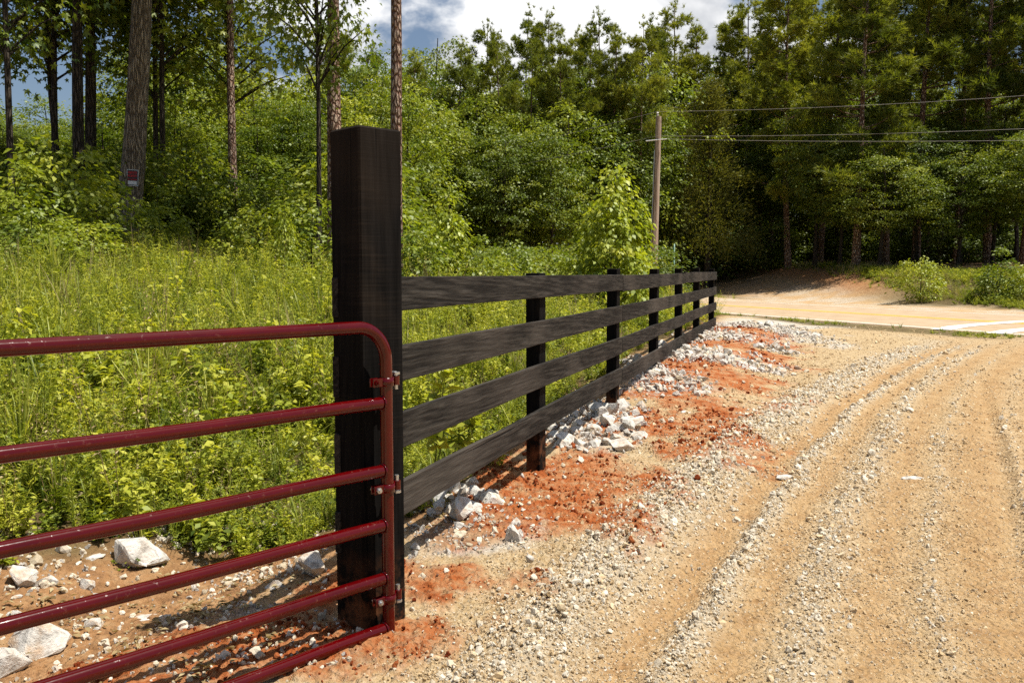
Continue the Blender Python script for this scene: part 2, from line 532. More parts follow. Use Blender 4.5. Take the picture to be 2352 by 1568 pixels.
def make_wood_mat(name, stops, axis, wear=(0.10, 0.075, 0.055), wear_amt=0.5, rough=0.75, saw=False):
    """stained sawn timber; grain runs along the given local axis"""
    m = new_mat(name)
    t = NT(m)
    sc = [14.0, 14.0, 14.0]
    sc[axis] = 0.9
    oi = t.n('ShaderNodeObjectInfo').outputs['Random']
    base = t.coord()
    base = t.n('ShaderNodeVectorMath', {0: base, 1: t.n('ShaderNodeCombineXYZ', {0: t.math('MULTIPLY', oi, 13.0), 1: t.math('MULTIPLY', oi, 7.0), 2: t.math('MULTIPLY', oi, 9.0)}).outputs[0]}, operation='ADD').outputs[0]
    co = t.n('ShaderNodeMapping', {0: base, 'Scale': tuple(sc)}).outputs[0]
    knot = t.noise(0.7, 3, 0.5, base, 0.8)
    grain = t.noise(1.0, 6, 0.6, co, 1.6)
    sc2 = [60.0, 60.0, 60.0]
    sc2[axis] = 4.0
    fine = t.noise(1.6, 4, 0.6, t.n('ShaderNodeMapping', {0: base, 'Scale': tuple(sc2)}).outputs[0])
    wv = t.n('ShaderNodeTexWave', {'Vector': co, 'Scale': 1.1, 'Distortion': 11.0, 'Detail': 2.0, 'Detail Scale': 0.8}, wave_type='BANDS', bands_direction='DIAGONAL').outputs[1]
    fac = t.math('ADD', t.math('MULTIPLY', grain, 0.6), t.math('MULTIPLY', wv, 0.08 if saw else 0.13))
    fac = t.math('ADD', fac, t.math('MULTIPLY', t.math('SUBTRACT', fine, 0.5), 0.3 if saw else 0.6))
    c = t.ramp(fac, stops)
    wm = t.ramp(knot, [(0.50, (0, 0, 0)), (0.72, (1, 1, 1))])
    c = t.mix(t.math('MULTIPLY', wm, wear_amt), c, wear)
    h = t.math('ADD', t.math('MULTIPLY', fac, 1.0), t.math('MULTIPLY', fine, 0.6))
    if saw:
        s3 = [1.0, 1.0, 1.0]
        s3[axis] = 34.0
        sw = t.noise(3.0, 3, 0.6, t.n('ShaderNodeMapping', {0: base, 'Scale': tuple(s3), 'Rotation': (0.05, 0.03, 0)}).outputs[0])
        sw = t.math('MULTIPLY', sw, t.ramp(t.noise(1.3, 2, 0.5, base), [(0.35, (0.35, 0.35, 0.35)), (0.6, (1, 1, 1))]))
        h = t.math('ADD', h, t.math('MULTIPLY', sw, 0.45))
        c = t.mix(t.math('MULTIPLY', t.ramp(sw, [(0.45, (0, 0, 0)), (0.65, (1, 1, 1))]), 0.12), c, wear)
    sk = [8.0, 8.0, 8.0]
    sk[axis] = 1.2
    kv = t.n('ShaderNodeTexVoronoi', {'Vector': t.n('ShaderNodeMapping', {0: base, 'Scale': tuple(sk)}).outputs[0], 'Scale': 1.0, 'Randomness': 1.0}).outputs['Distance']
    c = t.mix(t.ramp(kv, [(0.03, (0.5, 0.5, 0.5)), (0.08, (0, 0, 0))]), c, tuple(v * 0.3 for v in wear))
    c = t.mix(t.ramp(kv, [(0.09, (0, 0, 0)), (0.13, (0.12, 0.12, 0.12)), (0.22, (0, 0, 0))]), c, tuple(v * 1.25 for v in wear))
    sq = [46.0, 46.0, 46.0]
    sq[axis] = 0.8
    ck = t.ramp(t.noise(1.0, 2, 0.5, t.n('ShaderNodeMapping', {0: base, 'Scale': tuple(sq)}).outputs[0]), [(0.27, (1, 1, 1)), (0.31, (0, 0, 0))])
    h = t.math('SUBTRACT', h, t.math('MULTIPLY', ck, 1.5))
    c = t.mix(t.math('MULTIPLY', ck, 0.8), c, (0.002, 0.002, 0.002))
    if axis == 2:
        zc_ = t.n('ShaderNodeSeparateXYZ', {0: t.n('ShaderNodeNewGeometry').outputs['Position']}).outputs[2]
        mud = t.math('MULTIPLY', t.ramp(zc_, [(0.0, (1, 1, 1)), (0.34, (0, 0, 0))]), t.ramp(t.noise(9.0, 5, 0.7, base), [(0.42, (0, 0, 0)), (0.62, (1, 1, 1))]))
        c = t.mix(t.math('MULTIPLY', mud, 0.7), c, (0.26, 0.10, 0.04))
    t.principled(c, rough, t.bump(h, 0.55, 0.006), **{'Specular IOR Level': 0.05 if axis == 2 else 0.10})
    return m


M['rail'] = make_wood_mat('board_stain', [(0.27, (0.012, 0.0105, 0.009)), (0.5, (0.042, 0.037, 0.031)), (0.73, (0.105, 0.094, 0.080))], 0, (0.12, 0.10, 0.082), 0.4)
M['post'] = make_wood_mat('post_stain', [(0.25, (0.004, 0.0036, 0.0033)), (0.5, (0.009, 0.008, 0.0075)), (0.75, (0.026, 0.022, 0.019))], 2, (0.022, 0.015, 0.010), 0.5)
M['gatepost'] = make_wood_mat('gatepost_stain', [(0.25, (0.005, 0.0044, 0.004)), (0.5, (0.012, 0.0105, 0.0095)), (0.72, (0.055, 0.044, 0.035))], 2, (0.065, 0.045, 0.030), 0.55, 0.85, saw=True)


def make_gate_mat():
    m = new_mat('gate_paint')
    t = NT(m)
    co = t.coord()
    n_ = t.noise(6, 5, 0.6, co)
    d = t.ramp(t.noise(55, 4, 0.7, co), [(0.60, (0, 0, 0)), (0.72, (1, 1, 1))])
    c = t.ramp(n_, [(0.3, (0.052, 0.0004, 0.0008)), (0.7, (0.078, 0.0007, 0.0012))])
    c = t.mix(t.math('MULTIPLY', d, 0.14), c, (0.30, 0.16, 0.09))
    t.principled(c, t.math('ADD', 0.09, t.math('MULTIPLY', d, 0.3)), t.bump(t.noise(18, 3, 0.5, co), 0.04, 0.01), **{'Metallic': 0.0, 'Specular IOR Level': 0.4, 'Coat Weight': 0.0, 'Coat Roughness': 0.03})
    return m


M['gate'] = make_gate_mat()
m_ = new_mat('galvanised')
NT(m_).principled((0.55, 0.56, 0.56), 0.35, Metallic=0.9)
M['zinc'] = m_


def make_bark(name, stops, sc=(9, 9, 1.6), kind='ridge', bdist=0.05, strength=1.0):
    m = new_mat(name)
    t = NT(m)
    oi = t.n('ShaderNodeObjectInfo').outputs['Random']
    base = t.coord()
    base = t.n('ShaderNodeVectorMath', {0: base, 1: t.n('ShaderNodeCombineXYZ', {2: t.math('MULTIPLY', oi, 30.0)}).outputs[0]}, operation='ADD').outputs[0]
    dis = t.noise(3.0, 3, 0.5, base)
    v0 = t.n('ShaderNodeMapping', {0: base, 'Scale': sc}).outputs[0]
    v1 = t.n('ShaderNodeVectorMath', {0: v0, 1: t.n('ShaderNodeCombineXYZ', {0: dis, 1: dis, 2: dis}).outputs[0]}, operation='ADD').outputs[0]
    vo = t.n('ShaderNodeTexVoronoi', {'Vector': v1, 'Scale': 1.0}, feature='DISTANCE_TO_EDGE').outputs['Distance']
    n_ = t.noise(2.2, 6, 0.65, v0)
    edge = t.ramp(vo, [(0.0, (0, 0, 0)), (0.22, (1, 1, 1))])
    fac = t.math('MULTIPLY', t.math('ADD', t.math('MULTIPLY', edge, 0.6), 0.4), n_)
    c = t.ramp(fac, stops)
    t.principled(c, 0.95, t.bump(t.math('ADD', edge, t.math('MULTIPLY', n_, 0.8)), strength, bdist), **{'Specular IOR Level': 0.15})
    return m


M['bark_oak'] = make_bark('bark_oak', [(0.15, (0.05, 0.04, 0.028)), (0.36, (0.26, 0.205, 0.145)), (0.6, (0.46, 0.39, 0.29))], (26, 26, 2.6))
M['bark_pine'] = make_bark('bark_pine', [(0.15, (0.06, 0.03, 0.02)), (0.34, (0.24, 0.135, 0.09)), (0.55, (0.50, 0.39, 0.30))], (13, 13, 6.0))
M['bark_dark'] = make_bark('bark_dark', [(0.15, (0.020, 0.016, 0.013)), (0.4, (0.075, 0.060, 0.045)), (0.7, (0.16, 0.13, 0.10))], (14, 14, 2.5))
M['polewood'] = make_bark('pole_wood', [(0.1, (0.22, 0.15, 0.11)), (0.4, (0.40, 0.30, 0.23)), (0.7, (0.52, 0.44, 0.36))], (9, 9, 0.25), bdist=0.01, strength=0.4)

M['leaf_weed'] = mat_leaf('leaf_weed', (0.065, 0.105, 0.012), (0.27, 0.315, 0.028), (0.52, 0.51, 0.06), 0.40, 0.035, 0.75)
M['leaf_grass'] = mat_leaf('leaf_grass', (0.085, 0.125, 0.014), (0.27, 0.305, 0.034), (0.48, 0.46, 0.09), 0.36, 0.035, 0.7)
M['leaf_dry'] = mat_leaf('leaf_dry', (0.20, 0.13, 0.055), (0.34, 0.25, 0.12), (0.46, 0.38, 0.22), 0.2, 0.03, 0.3)
M['leaf_broad'] = mat_leaf('leaf_broad', (0.055, 0.10, 0.010), (0.165, 0.215, 0.018), (0.34, 0.35, 0.035), 0.44, 0.045, 0.6)
M['leaf_light'] = mat_leaf('leaf_light', (0.10, 0.15, 0.013), (0.25, 0.30, 0.024), (0.42, 0.43, 0.045), 0.44, 0.05, 0.5)
M['leaf_deep'] = mat_leaf('leaf_deep', (0.055, 0.092, 0.011), (0.155, 0.205, 0.019), (0.32, 0.33, 0.035), 0.46, 0.05, 0.6)
M['needle_pine'] = mat_leaf('needle_pine', (0.07, 0.10, 0.013), (0.215, 0.240, 0.027), (0.42, 0.41, 0.055), 0.42, 0.04, 0.5)
M['needle_cedar'] = mat_leaf('needle_cedar', (0.075, 0.085, 0.016), (0.17, 0.165, 0.028), (0.28, 0.25, 0.045), 0.35, 0.03, 0.2)
M['leaf_bright'] = mat_leaf('leaf_bright', (0.15, 0.21, 0.014), (0.33, 0.38, 0.028), (0.52, 0.52, 0.06), 0.44, 0.05, 0.2)
M['flower_yellow'] = mat_leaf('flower_yellow', (0.40, 0.33, 0.04), (0.58, 0.48, 0.06), (0.68, 0.60, 0.12), 0.2, 0.03, 0.2)


# ------------------------------------------------------------------ mesh helpers
class MB:
    """collects vertices, faces and one random value for each vertex"""
    def __init__(s):
        s.v, s.f, s.r, s.m, s.n = [], [], [], [], 0

    def add(s, v, f, r=0.5, mi=0):
        v = np.asarray(v, float).reshape(-1, 3)
        f = np.asarray(f, int)
        s.v.append(v)
        s.f.append(f + s.n)
        s.r.append(np.full(len(v), r) if np.isscalar(r) else np.asarray(r, float))
        s.m.append(np.full(len(f), mi))
        s.n += len(v)

    def mesh(s, name, mats, smooth=False):
        me = bpy.data.meshes.new(name)
        v = np.concatenate(s.v)
        me.vertices.add(len(v))
        me.vertices.foreach_set('co', v.ravel())
        loops = np.concatenate([f.ravel() for f in s.f])
        tot = np.concatenate([np.full(len(f), f.shape[1]) for f in s.f])
        me.loops.add(len(loops))
        me.loops.foreach_set('vertex_index', loops.astype(np.int32))
        me.polygons.add(len(tot))
        start = np.concatenate([[0], np.cumsum(tot)[:-1]])
        me.polygons.foreach_set('loop_start', start.astype(np.int32))
        me.polygons.foreach_set('loop_total', tot.astype(np.int32))
        me.polygons.foreach_set('material_index', np.concatenate(s.m).astype(np.int32))
        if smooth:
            me.polygons.foreach_set('use_smooth', np.ones(len(tot), bool))
        a = me.attributes.new('rnd', 'FLOAT', 'POINT')
        a.data.foreach_set('value', np.concatenate(s.r).astype(np.float32))
        for m__ in (mats if isinstance(mats, (list, tuple)) else [mats]):
            me.materials.append(m__)
        me.update(calc_edges=True)
        me.validate()
        return me


def link(name, me, parent=None, loc=None, rot=None):
    o = bpy.data.objects.new(name, me)
    COL.objects.link(o)
    if parent is not None:
        o.parent = parent
    if loc is not None:
        o.location = loc
    if rot is not None:
        o.rotation_euler = rot
    return o


def tag(o, label=None, cat=None, group=None, kind=None):
    if label:
        o['label'] = label
    if cat:
        o['category'] = cat
    if group:
        o['group'] = group
    if kind:
        o['kind'] = kind
    return o


def empty(name, loc=(0, 0, 0), rz=0.0):
    o = bpy.data.objects.new(name, None)
    o.empty_display_size = 0.2
    o.location = loc
    o.rotation_euler = (0, 0, rz)
    COL.objects.link(o)
    return o


def tube(mb, pts, rad, seg=8, r=0.5, cap=True, jitter=0.0, mi=0):
    """swept tube along points; rad is a number or one for each point"""
    pts = [Vector(p) for p in pts]
    n = len(pts)
    rad = [rad] * n if np.isscalar(rad) else list(rad)
    vs = []
    t0 = (pts[1] - pts[0]).normalized()
    up = Vector((0, 0, 1)) if abs(t0.z) < 0.9 else Vector((1, 0, 0))
    a = t0.cross(up).normalized()
    for i in range(n):
        tg = (pts[min(i + 1, n - 1)] - pts[max(i - 1, 0)]).normalized()
        a = (a - tg * a.dot(tg)).normalized()
        b = tg.cross(a)
        for k in range(seg):
            an = 2 * math.pi * k / seg
            rr = rad[i] * (1 + (random.uniform(-jitter, jitter) if jitter else 0))
            vs.append(pts[i] + a * (math.cos(an) * rr) + b * (math.sin(an) * rr))
    f = []
    for i in range(n - 1):
        for k in range(seg):
            k2 = (k + 1) % seg
            f.append((i * seg + k, i * seg + k2, (i + 1) * seg + k2, (i + 1) * seg + k))
    mb.add([tuple(v) for v in vs], f, r, mi)
    if cap:
        for i in (0, n - 1):
            c = len(vs)
            ring = [tuple(vs[i * seg + k]) for k in range(seg)] + [tuple(pts[i])]
            ff = [(k, (k + 1) % seg, seg) if i else ((k + 1) % seg, k, seg) for k in range(seg)]
            mb.add(ring, ff, r, mi)


def bm_mesh(name, bm, mat, smooth=False):
    me = bpy.data.meshes.new(name)
    bm.to_mesh(me)
    bm.free()
    if mat:
        me.materials.append(mat)
    if smooth:
        for p in me.polygons:
            p.use_smooth = True
    return me


def timber(length, w, h, seg=1, bevel=0.004, wob=0.0, seed=0, axis=0):
    """sawn timber: long axis x (from 0), thickness y, height z, edges eased and slightly uneven"""
    bm = bmesh.new()
    bmesh.ops.create_cube(bm, size=1.0)
    for v in bm.verts:
        v.co = Vector(((v.co.x + 0.5) * length, v.co.y * w, v.co.z * h))
    ed = [e_ for e_ in bm.edges if abs((e_.verts[0].co - e_.verts[1].co).x) > 1e-4]
    if bevel:
        bmesh.ops.bevel(bm, geom=list(bm.edges), offset=bevel, segments=1, affect='EDGES', profile=0.5)
    if seg > 1:
        for i in range(1, seg):
            x = length * i / seg
            bmesh.ops.bisect_plane(bm, geom=list(bm.verts) + list(bm.edges) + list(bm.faces), plane_co=(x, 0, 0), plane_no=(1, 0, 0))
    if wob:
        for v in bm.verts:
            x = v.co.x
            sgn = 1 if v.co.z > 0 else -1
            v.co.z += wob * 2 * (float(fbm(np.array(x * 0.9), np.array(sgn * 3.0 + 10), 3, seed)) - 0.5) + wob * (float(vnoise(np.array(x * 0.45), np.array(5.0), seed + 3)) - 0.5)
            v.co.y += wob * (float(vnoise(np.array(x * 0.5), np.array(8.0), seed + 9)) - 0.5)
    return bm


def hull_stone(seed, sx=1.0, sy=0.75, sz=0.6, n=13):
    """angular broken stone, about 1 across"""
    r = np.random.default_rng(seed)
    bm = bmesh.new()
    d = r.normal(size=(n, 3))
    d /= np.linalg.norm(d, axis=1)[:, None]
    d *= (0.42 + 0.10 * r.random((n, 1)))
    for p in d * np.array([sx, sy, sz]):
        bm.verts.new(tuple(p))
    res = bmesh.ops.convex_hull(bm, input=list(bm.verts))
    junk = list({g for g in res['geom_interior'] + res['geom_unused'] if isinstance(g, bmesh.types.BMVert)})
    if junk:
        bmesh.ops.delete(bm, geom=[g for g in junk if g.is_valid], context='VERTS')
    bmesh.ops.dissolve_limit(bm, angle_limit=R(14), verts=list(bm.verts), edges=list(bm.edges))
    bmesh.ops.bevel(bm, geom=list(bm.edges), offset=0.022, segments=1, affect='EDGES')
    bmesh.ops.triangulate(bm, faces=list(bm.faces))
    bmesh.ops.subdivide_edges(bm, edges=[e_ for e_ in bm.edges if e_.calc_length() > 0.22], cuts=1, use_grid_fill=True)
    for v in bm.verts:
        k = r.normal(size=3) * 0.008
        v.co += Vector(k)
    bmesh.ops.recalc_face_normals(bm, faces=list(bm.faces))
    return bm


# ------------------------------------------------------------------ ground sheet
def axis_lines(lo, hi, a, b, step, growth, step_fn=None):
    mid = [a]
    while mid[-1] < b:
        mid.append(mid[-1] + (step_fn(mid[-1]) if step_fn else step))
    up, d = [mid[-1]], (mid[-1] - mid[-2])
    while up[-1] < hi:
        d *= growth
        up.append(up[-1] + d)
    dn, d = [mid[0]], (mid[1] - mid[0])
    while dn[-1] > lo:
        d *= growth
        dn.append(dn[-1] - d)
    return np.array(dn[:0:-1] + mid + up[1:])


gx_ = axis_lines(-260, 260, -2.6, 4.2, 0.016, 1.045)
gy_ = axis_lines(-120, 320, 2.3, 30, 0.013, 1.06, lambda y: max(0.013, 0.0042 * y))
GX, GY = np.meshgrid(gx_, gy_)
zx, zy = GX.ravel(), GY.ravel()
Z = zones(zx, zy)
zz = Hfull(zx, zy, Z)
me = bpy.data.meshes.new('ground')
me.vertices.add(len(zx))
me.vertices.foreach_set('co', np.stack([zx, zy, zz], 1).ravel())
nx, ny = len(gx_), len(gy_)
ii = (np.arange(ny - 1)[:, None] * nx + np.arange(nx - 1)[None, :]).ravel()
fc = np.stack([ii, ii + 1, ii + nx + 1, ii + nx], 1)
me.loops.add(fc.size)
me.loops.foreach_set('vertex_index', fc.ravel().astype(np.int32))
me.polygons.add(len(fc))
me.polygons.foreach_set('loop_start', (np.arange(len(fc)) * 4).astype(np.int32))
me.polygons.foreach_set('loop_total', np.full(len(fc), 4, np.int32))
me.polygons.foreach_set('use_smooth', np.ones(len(fc), bool))


def weed_mask(x, y):
    s, t = st(x, y)
    q, u = qu(x, y)
    yb = 3.95 + (x + 2.37) * 0.42
    a = sstep(0.0, 0.5, y - yb + (fbm(x * 2, y * 2, 3, 21) - 0.5) * 0.7)
    b = 1 - sstep(-0.85, -0.25, t + (fbm(x * 2, y * 2, 3, 22) - 0.5) * 0.5)
    return a * b * (1 - sstep(-1.4, -0.7, q))


veg = weed_mask(zx, zy)
prx = zx - path_x(zy)
pm = np.exp(-(prx / 1.9) ** 4) * sstep(28, 33, zy)
q_ = Z['q']
apron = sstep(7.0, 7.4, q_) * (1 - sstep(8.8, 10.2, q_ + (fbm(zx * 0.5, zy * 0.5, 3, 31) - 0.5) * 2))
apron = np.maximum(apron, pm * sstep(7.2, 8.0, q_)) * (1 - 0.85 * sstep(38, 46, zy))
clay = np.maximum(np.exp(-((prx - 2.6) / 1.6) ** 2), pm * 0.6 * sstep(38, 44, zy)) * sstep(33, 40, zy) * (1 - sstep(60, 66, zy))
farveg = sstep(8.6, 10, q_) * (1 - apron) * (1 - clay)
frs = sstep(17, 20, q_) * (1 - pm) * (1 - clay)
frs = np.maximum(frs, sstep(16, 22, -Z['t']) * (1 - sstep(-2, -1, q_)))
strip = sstep(-1.5, -1.0, q_ + (fbm(zx * 1.2, zy * 1.2, 3, 33) - 0.5) * 0.6) * (1 - sstep(-0.3, -0.1, q_)) * sstep(-1.0, 1.0, Z['u'])
veg = np.clip(np.maximum.reduce([veg, farveg, strip * 0.9]), 0, 1)
data = dict(red=np.maximum(Z['red'], clay * 0.35), brown=np.maximum(Z['brown'] * (Z['q'] < 0), clay), white=Z['white'], band=Z['band'], ridge=Z['ridge'] * Z['drv'], veg=veg, forest=frs, apron=apron)
for k_, v_ in data.items():
    a_ = me.attributes.new(k_, 'FLOAT', 'POINT')
    a_.data.foreach_set('value', v_.astype(np.float32))
me.materials.append(M['ground'])
me.update(calc_edges=True)
ground = link('ground', me)
tag(ground, 'tan gravel and red clay driveway ground rising into weedy banks', None, None, 'structure')


# ------------------------------------------------------------------ paved road with painted lines
def strip_mesh(name, mat, q0, q1, u0, u1, lift, du=0.8, wig=0.0):
    mb = MB()
    us = np.arange(u0, u1 + du, du)
    rows = []
    for qq in np.linspace(q0, q1, 2 if q1 - q0 < 1 else 9):
        wq = wig * (np.array([float(fbm(np.array(k * 1.3), np.array(qq), 3, 41)) for k in us]) - 0.5) if wig and qq in (q0, q1) else 0
        x = RP[0] + RN[0] * (qq + wq) + RDIR[0] * us
        y = RP[1] + RN[1] * (qq + wq) + RDIR[1] * us
        rows.append(np.stack([x, y, Hs(x, y) + lift], 1))
    n = len(us)
    v = np.concatenate(rows)
    f = []
    for r_ in range(len(rows) - 1):
        for k in range(n - 1):
            f.append((r_ * n + k, (r_ + 1) * n + k, (r_ + 1) * n + k + 1, r_ * n + k + 1))
    mb.add(v, f)
    return mb.mesh(name, mat)


road = link('road', strip_mesh('road', M['road'], -0.15, 7.1, -40, 80, 0.012, wig=0.35))
tag(road, 'sunlit two-lane paved road crossing behind the fence end', None, None, 'structure')
for nm, mt, a, b in (('yellow_line', 'yellow', 3.26, 3.42), ('yellow_line', 'yellow', 3.60, 3.76), ('white_line', 'white', 0.12, 0.25), ('white_line', 'white', 6.72, 6.84)):
    link(nm, strip_mesh(nm, M[mt], a, b, -40, 80, 0.016), road)
for pts, wd in (([(2160, 757), (2200, 750), (2260, 744), (2352, 738), (2450, 734)], 0.42), ([(2285, 766), (2320, 760), (2380, 754), (2450, 750)], 0.42)):
    mb = MB()
    P_ = [on_z(px, py, 0.16) for px, py in pts]
    vs = []
    for i, p in enumerate(P_):
        tg = (P_[min(i + 1, len(P_) - 1)] - P_[max(i - 1, 0)]).normalized()
        nn = Vector((-tg.y, tg.x, 0)) * wd / 2
        for s_ in (1, -1):
            v = p + nn * s_
            v.z = float(Hs(v.x, v.y)) + 0.021
            vs.append(tuple(v))
    mb.add(vs, [(2 * i, 2 * i + 1, 2 * i + 3, 2 * i + 2) for i in range(len(P_) - 1)])
    link('white_marking', mb.mesh('white_marking', M['white']), road)


def H1(x, y):
    return float(Hfull(np.array([x]), np.array([y]))[0])


# ------------------------------------------------------------------ gate post
GL = Vector((-0.714, 3.41, 0))
A_ = 0.195
bear = R(46)
gn = Vector((math.sin(bear), math.cos(bear), 0))     # along the lit face, away from the gate
gp = Vector((math.cos(bear), -math.sin(bear), 0))    # out of the lit face, towards the driveway
corner = at_y(829, 700, 3.285)
corner.z = 0
centre = corner + gn * (A_ / 2) - gp * (A_ / 2)
gpost = empty('gate_post', (centre.x, centre.y, 0), math.atan2(gn.y, gn.x))
tag(gpost, 'tall thick square black timber gatepost holding the red gate', 'post')
PTOP = at_y(829, 286, 3.285).z
bm = timber(PTOP + 0.35, A_, A_, 22, 0.008, 0.004, 5)
bmesh.ops.rotate(bm, verts=bm.verts, cent=(0, 0, 0), matrix=Matrix.Rotation(-math.pi / 2, 3, 'Y'))
for v in bm.verts:
    v.co.z += -0.35
bmesh.ops.recalc_face_normals(bm, faces=list(bm.faces))
link('post_body', bm_mesh('post_body', bm, M['gatepost']), gpost)

# ------------------------------------------------------------------ board fence
fang = math.atan2(FD[1], FD[0])
fx0, fy0 = fence_pt(0)
fence = empty('board_fence', (fx0, fy0, 0), fang)
tag(fence, 'dark stained four-board fence running from the gatepost to the road', 'fence')
# local x along the fence, local y to its left (away from the driveway)
edges = [2.37, 4.95, 7.38, 9.68, 11.94, 14.49]
tops = [1.385, 1.42, 1.425, 1.435, 1.45, 1.445]
for i, (se, tp) in enumerate(zip(edges, tops)):
    bm = timber(tp + 0.5, 0.10, 0.15, 8, 0.005, 0.003, 20 + i)
    bmesh.ops.rotate(bm, verts=bm.verts, cent=(0, 0, 0), matrix=Matrix.Rotation(-math.pi / 2, 3, 'Y'))
    o = link('fence_post', bm_mesh('fence_post', bm, M['post']), fence, (se - 0.077, 0.05, -0.5))
    o.rotation_euler = (R(random.uniform(-0.5, 0.5)), R(random.uniform(-0.5, 0.5)), 0)
joints = [-0.62, 4.95, 9.70, 14.51]
zt_s, zt = [-0.7, 2.3, 5.0, 9.7, 14.5], [1.378, 1.376, 1.361, 1.374, 1.386]
BH = 0.155
pitch_ = (1.067 - BH) / 3
for a, b in zip(joints[:-1], joints[1:]):
    for k in range(4):
        z0 = float(np.interp(a, zt_s, zt)) - BH / 2 - k * pitch_ + random.uniform(-0.006, 0.006)
        z1 = float(np.interp(b, zt_s, zt)) - BH / 2 - k * pitch_ + random.uniform(-0.006, 0.006)
        L = b - a - 0.016
        bm = timber(math.hypot(L, z1 - z0), 0.027, BH + random.uniform(-0.004, 0.004), 26, 0.003, 0.006, int(40 + a * 10 + k * 7))
        link('rail_board', bm_mesh('rail_board', bm, M['rail']), fence, (a + 0.004, -0.0165, z0), (0, -math.atan2(z1 - z0, L), 0))

# ------------------------------------------------------------------ tube gate
gate_end = corner + gn * 0.065 + gp * 0.062
gdir = Vector((-math.sin(R(43)), -math.cos(R(43)), 0))
gate = empty('tube_gate', (gate_end.x, gate_end.y, 0), math.atan2(gdir.y, gdir.x))
tag(gate, 'glossy dark red six-bar tubular steel farm gate', 'gate')
RT = 0.0235
gy0 = gate_end.y
# bar heights where each bar meets the upright
zb = [at_y(868, y, gy0).z for y in (924, 1079, 1204, 1325, 1440)]
ztop = at_y(770, 758, gy0 - 0.22).z
zbot = at_y(875, 1492, gy0).z
GLEN = 3.66
br = 0.13
mb = MB()
pts = [(0, 0, zbot)]
for k in range(14):
    pts.append((0, 0, zbot + (ztop - br - zbot) * (k + 1) / 14))
for k in range(1, 13):
    an = k / 12 * math.pi / 2
    pts.append((br - br * math.cos(an), 0, ztop - br + br * math.sin(an)))
for k in range(1, 21):
    pts.append((br + (GLEN - 2 * br) * k / 20, 0, ztop))
for k in range(1, 13):
    an = k / 12 * math.pi / 2
    pts.append((GLEN - br + br * math.sin(an), 0, ztop - br + br * math.cos(an)))
pts.append((GLEN, 0, zbot))
tube(mb, pts, RT, 20)
link('frame_tube', mb.mesh('frame_tube', M['gate'], True), gate)
for zz_ in zb:
    mb = MB()
    tube(mb, [(RT * 0.6 + (GLEN - RT * 1.2) * k / 24, 0, zz_ + 0.0015 * math.sin(k * 0.9)) for k in range(25)], RT, 20)
    o = link('gate_bar', mb.mesh('gate_bar', M['gate'], True), gate)
    mb = MB()   # weld bead where the bar meets the upright
    ring = [(RT * 0.98, 1.0 * (RT + 0.0025) * math.cos(t_), (RT + 0.0025) * math.sin(t_) + zz_) for t_ in np.linspace(0, 2 * math.pi, 25)]
    tube(mb, ring, 0.0035, 6, cap=False)
    link('weld_bead', mb.mesh('weld_bead', M['gate'], True), o)
# the brace that stiffens the far half of the gate
mb = MB()
tube(mb, [(GLEN * 0.5, 0.0, zb[-1]), (GLEN * 0.5, 0.0, ztop)], 0.02, 12)
link('brace', mb.mesh('brace', M['gate'], True), gate)

